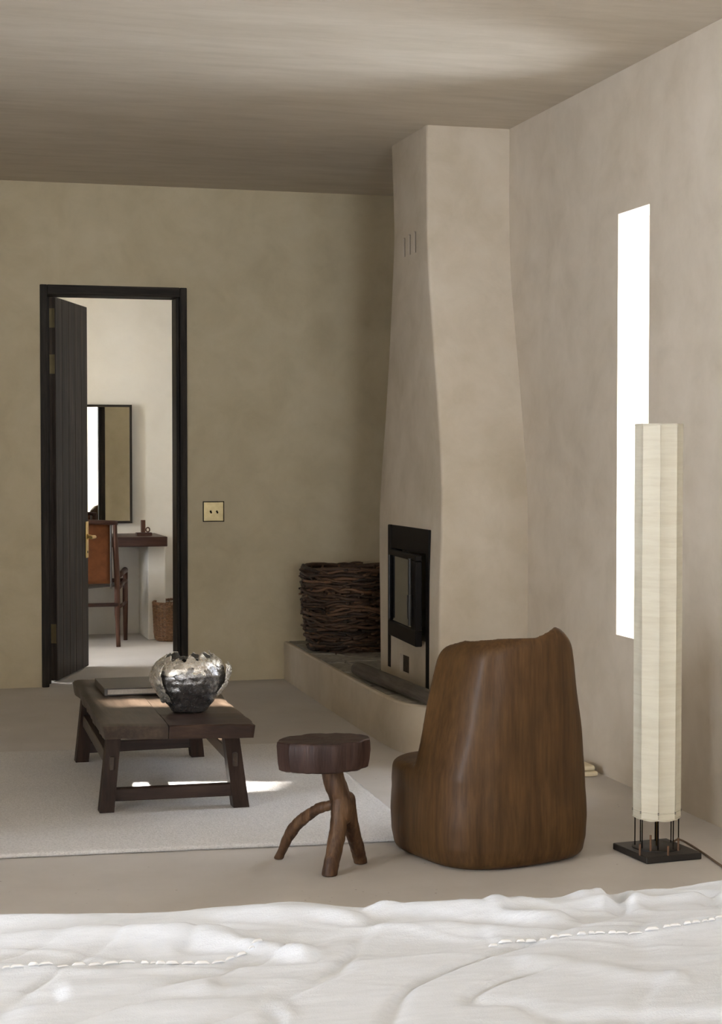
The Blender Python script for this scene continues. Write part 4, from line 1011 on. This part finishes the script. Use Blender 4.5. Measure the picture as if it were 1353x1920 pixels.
def bedspread():
    nx, ny = 420, 430
    xs = np.linspace(BX0, BX1, nx); ys = np.linspace(BY0, BY1 + 0.02, ny); X, Y = np.meshgrid(xs, ys, indexing='ij')
    Z = np.full(X.shape, BZ)
    def ridge(pts, h, w_up, w_dn, fade=0.15):      # crest with a gentle far side and a steep near side
        nonlocal Z
        D, s, fr = polydist(X, Y, pts); w_ = np.where(s > 0, w_up, w_dn)
        e = np.clip(np.minimum(fr, 1 - fr) / fade, 0, 1); e = e * e * (3 - 2 * e)
        Z = Z + 1.25 * h * np.exp(-(D / w_) ** 2) * e
    # long folds running across
    ridge([(-120, 1752), (0, 1750), (207, 1742), (465, 1731), (600, 1729), (720, 1742)], 0.012, 0.030, 0.020)
    ridge([(-120, 1792), (0, 1788), (200, 1776), (410, 1776), (540, 1790), (600, 1800)], 0.014, 0.030, 0.018)
    ridge([(420, 1700), (520, 1705), (640, 1690), (800, 1678), (900, 1690)], 0.008, 0.03, 0.02)
    ridge([(575, 1806), (640, 1782), (720, 1758), (860, 1742), (980, 1746)], 0.008, 0.045, 0.022, 0.3)
    ridge([(680, 1727), (770, 1718), (900, 1716), (1000, 1724), (1080, 1716)], 0.013, 0.030, 0.016)
    ridge([(900, 1712), (990, 1700), (1080, 1690), (1140, 1682)], 0.010, 0.03, 0.02)
    ridge([(960, 1806), (1080, 1812), (1200, 1830), (1300, 1832)], 0.006, 0.03, 0.03)
    ridge([(1020, 1915), (1130, 1908), (1250, 1906), (1400, 1904)], -0.010, 0.016, 0.02)
    ridge([(100, 1870), (260, 1858), (420, 1852)], 0.006, 0.04, 0.03)
    ridge([(0, 1900), (200, 1890), (420, 1892), (560, 1885)], 0.006, 0.05, 0.04)
    for x0, y0, x1, y1, h in ((1118, 1664, 1142, 1712, .007), (1152, 1668, 1158, 1716, -.008), (1176, 1666, 1196, 1712, .007), (1325, 1672, 1343, 1700, -.010), (1060, 1670, 1110, 1700, .005)):
        ridge([(x0, y0), ((x0 + x1) / 2 + 3, (y0 + y1) / 2), (x1, y1)], h, 0.016, 0.016, 0.3)
    # overlapped hem edges: the far side lies a step higher
    for hm in HEMS:
        D, s, fr = polydist(X, Y, hm); e = np.clip(np.minimum(fr, 1 - fr) / 0.06, 0, 1)
        Z = Z + e * 0.0045 * np.where(s > 0, np.exp(-(D / 0.10) ** 2), np.exp(-(D / 0.006) ** 2))
    # cloth folds: stretched ridged noise, livelier towards the foot of the bed
    def field(sx, sy, seed, rot=0.0):
        m_ = 2; xs2, ys2 = xs[::m_], ys[::m_]; c_, s_ = math.cos(rot), math.sin(rot)
        G = np.array([[mnoise.noise(Vector(((x * c_ + y * s_) * sx + 0.35 * mnoise.noise(Vector((x * 2, y * 2, seed))), (-x * s_ + y * c_) * sy, seed))) for y in ys2] for x in xs2])
        G = np.array([np.interp(ys, ys2, g_) for g_ in G]); return np.array([np.interp(xs, xs2, G[:, q]) for q in range(ny)]).T
    far = np.clip((Y - 2.0) / 0.35, 0.10, 1.0)
    n1, n2, n3 = field(1.6, 7.0, 3.0, 0.05), field(2.6, 11.0, 9.0, -0.35), field(3.0, 9.0, 14.0, 0.6)
    Z = Z + 0.012 * far * (np.exp(-(n1 / 0.11) ** 2) - 0.3) + 0.004 * far * np.exp(-(n2 / 0.10) ** 2) - 0.006 * np.exp(-(n3 / 0.06) ** 2) * np.clip(1.3 - np.hypot(X - 0.55, (Y - 2.08) * 2) * 1.6, 0.15, 1)
    # broad softness and small wrinkles
    Z = Z + 0.004 * np.sin(X * 5 + 1) * np.sin(Y * 9) + 0.0018 * np.sin(X * 9 + Y * 34 + 2 * np.sin(X * 4)) * (0.6 + 0.4 * np.sin(X * 3.3 + 1))
    Z = Z + 0.0009 * np.sin(X * 23 - Y * 55 + 3 * np.sin(X * 6 + 1))
    # round off the far edge and the sides
    fe = BY1 + 0.008 * np.sin(X * 4 + 0.5) + 0.004 * np.sin(X * 11)
    r = 0.075; k = np.clip((Y - (fe - r)) / r, 0, 1); Z = Z - r * (1 - np.sqrt(np.maximum(0, 1 - k ** 2)))
    for s in (X - BX0, BX1 - X): k = np.clip((r - s) / r, 0, 1); Z = Z - r * (1 - np.sqrt(np.maximum(0, 1 - k ** 2)))
    Yc = np.minimum(Y, fe)
    verts = np.stack([X, Yc, Z], -1).reshape(-1, 3).tolist(); idx = np.arange(nx * ny).reshape(nx, ny)
    F = np.stack([idx[:-1, :-1], idx[1:, :-1], idx[1:, 1:], idx[:-1, 1:]], -1).reshape(-1, 4).tolist()
    # hanging sides
    def skirt(line):
        m_ = len(verts); drop = 0.33
        for a in line: x, y, z = verts[a]; verts.append((x + 0.004 * math.sin(y * 30), y + 0.006 * math.sin(x * 24), z - drop))
        for q in range(len(line) - 1): F.append([line[q], line[q + 1], m_ + q + 1, m_ + q])
    skirt(idx[:, -1].tolist()); skirt(idx[0, :].tolist()); skirt(idx[-1, ::-1].tolist())
    me = bpy.data.meshes.new('t'); me.from_pydata(verts, [], F); bm = bmesh.new(); bm.from_mesh(me); bpy.data.meshes.remove(me)
    return bm, (xs, ys, Z)
bmv, (gx, gy, GZ) = bedspread()
cv = obj('bedspread', bmv, LINEN, None, smooth=True)
tag(cv, 'rumpled white linen bedspread covering the bed in the foreground', 'bedspread')
def zat(x, y):
    i = int(np.clip(np.searchsorted(gx, x), 0, len(gx) - 1)); j = int(np.clip(np.searchsorted(gy, y), 0, len(gy) - 1)); return float(GZ[i, j])
for hm in HEMS:
    W_ = catmull([(*bz(*p), 0) for p in hm], 14); bm = bmesh.new(); acc = 0.0; last = None; nxt = 0.0
    for a, b in zip(W_, W_[1:]):
        d = (b - a).length
        while nxt < acc + d:
            p = a.lerp(b, (nxt - acc) / d); t = (b - a).normalized(); z = zat(p.x, p.y) + 0.0015
            L = random.uniform(0.004, 0.011); q0, q1 = p - t * L, p + t * L; h = random.uniform(0.0012, 0.0026)
            tube([(q0.x, q0.y, z - 0.001), (p.x - t.x * L * .5, p.y - t.y * L * .5, z + 0.0008), (p.x + t.x * L * .5, p.y + t.y * L * .5, z + 0.0008), (q1.x, q1.y, z - 0.001)], [0.001, h, h, 0.001], 7, bm)
            nxt += L * 2 + random.uniform(0.0005, 0.003)
        acc += d
    o = obj('stitched_hem', bm, STITCH, cv, smooth=True); o['kind'] = 'stuff'
bpy.context.view_layer.update()
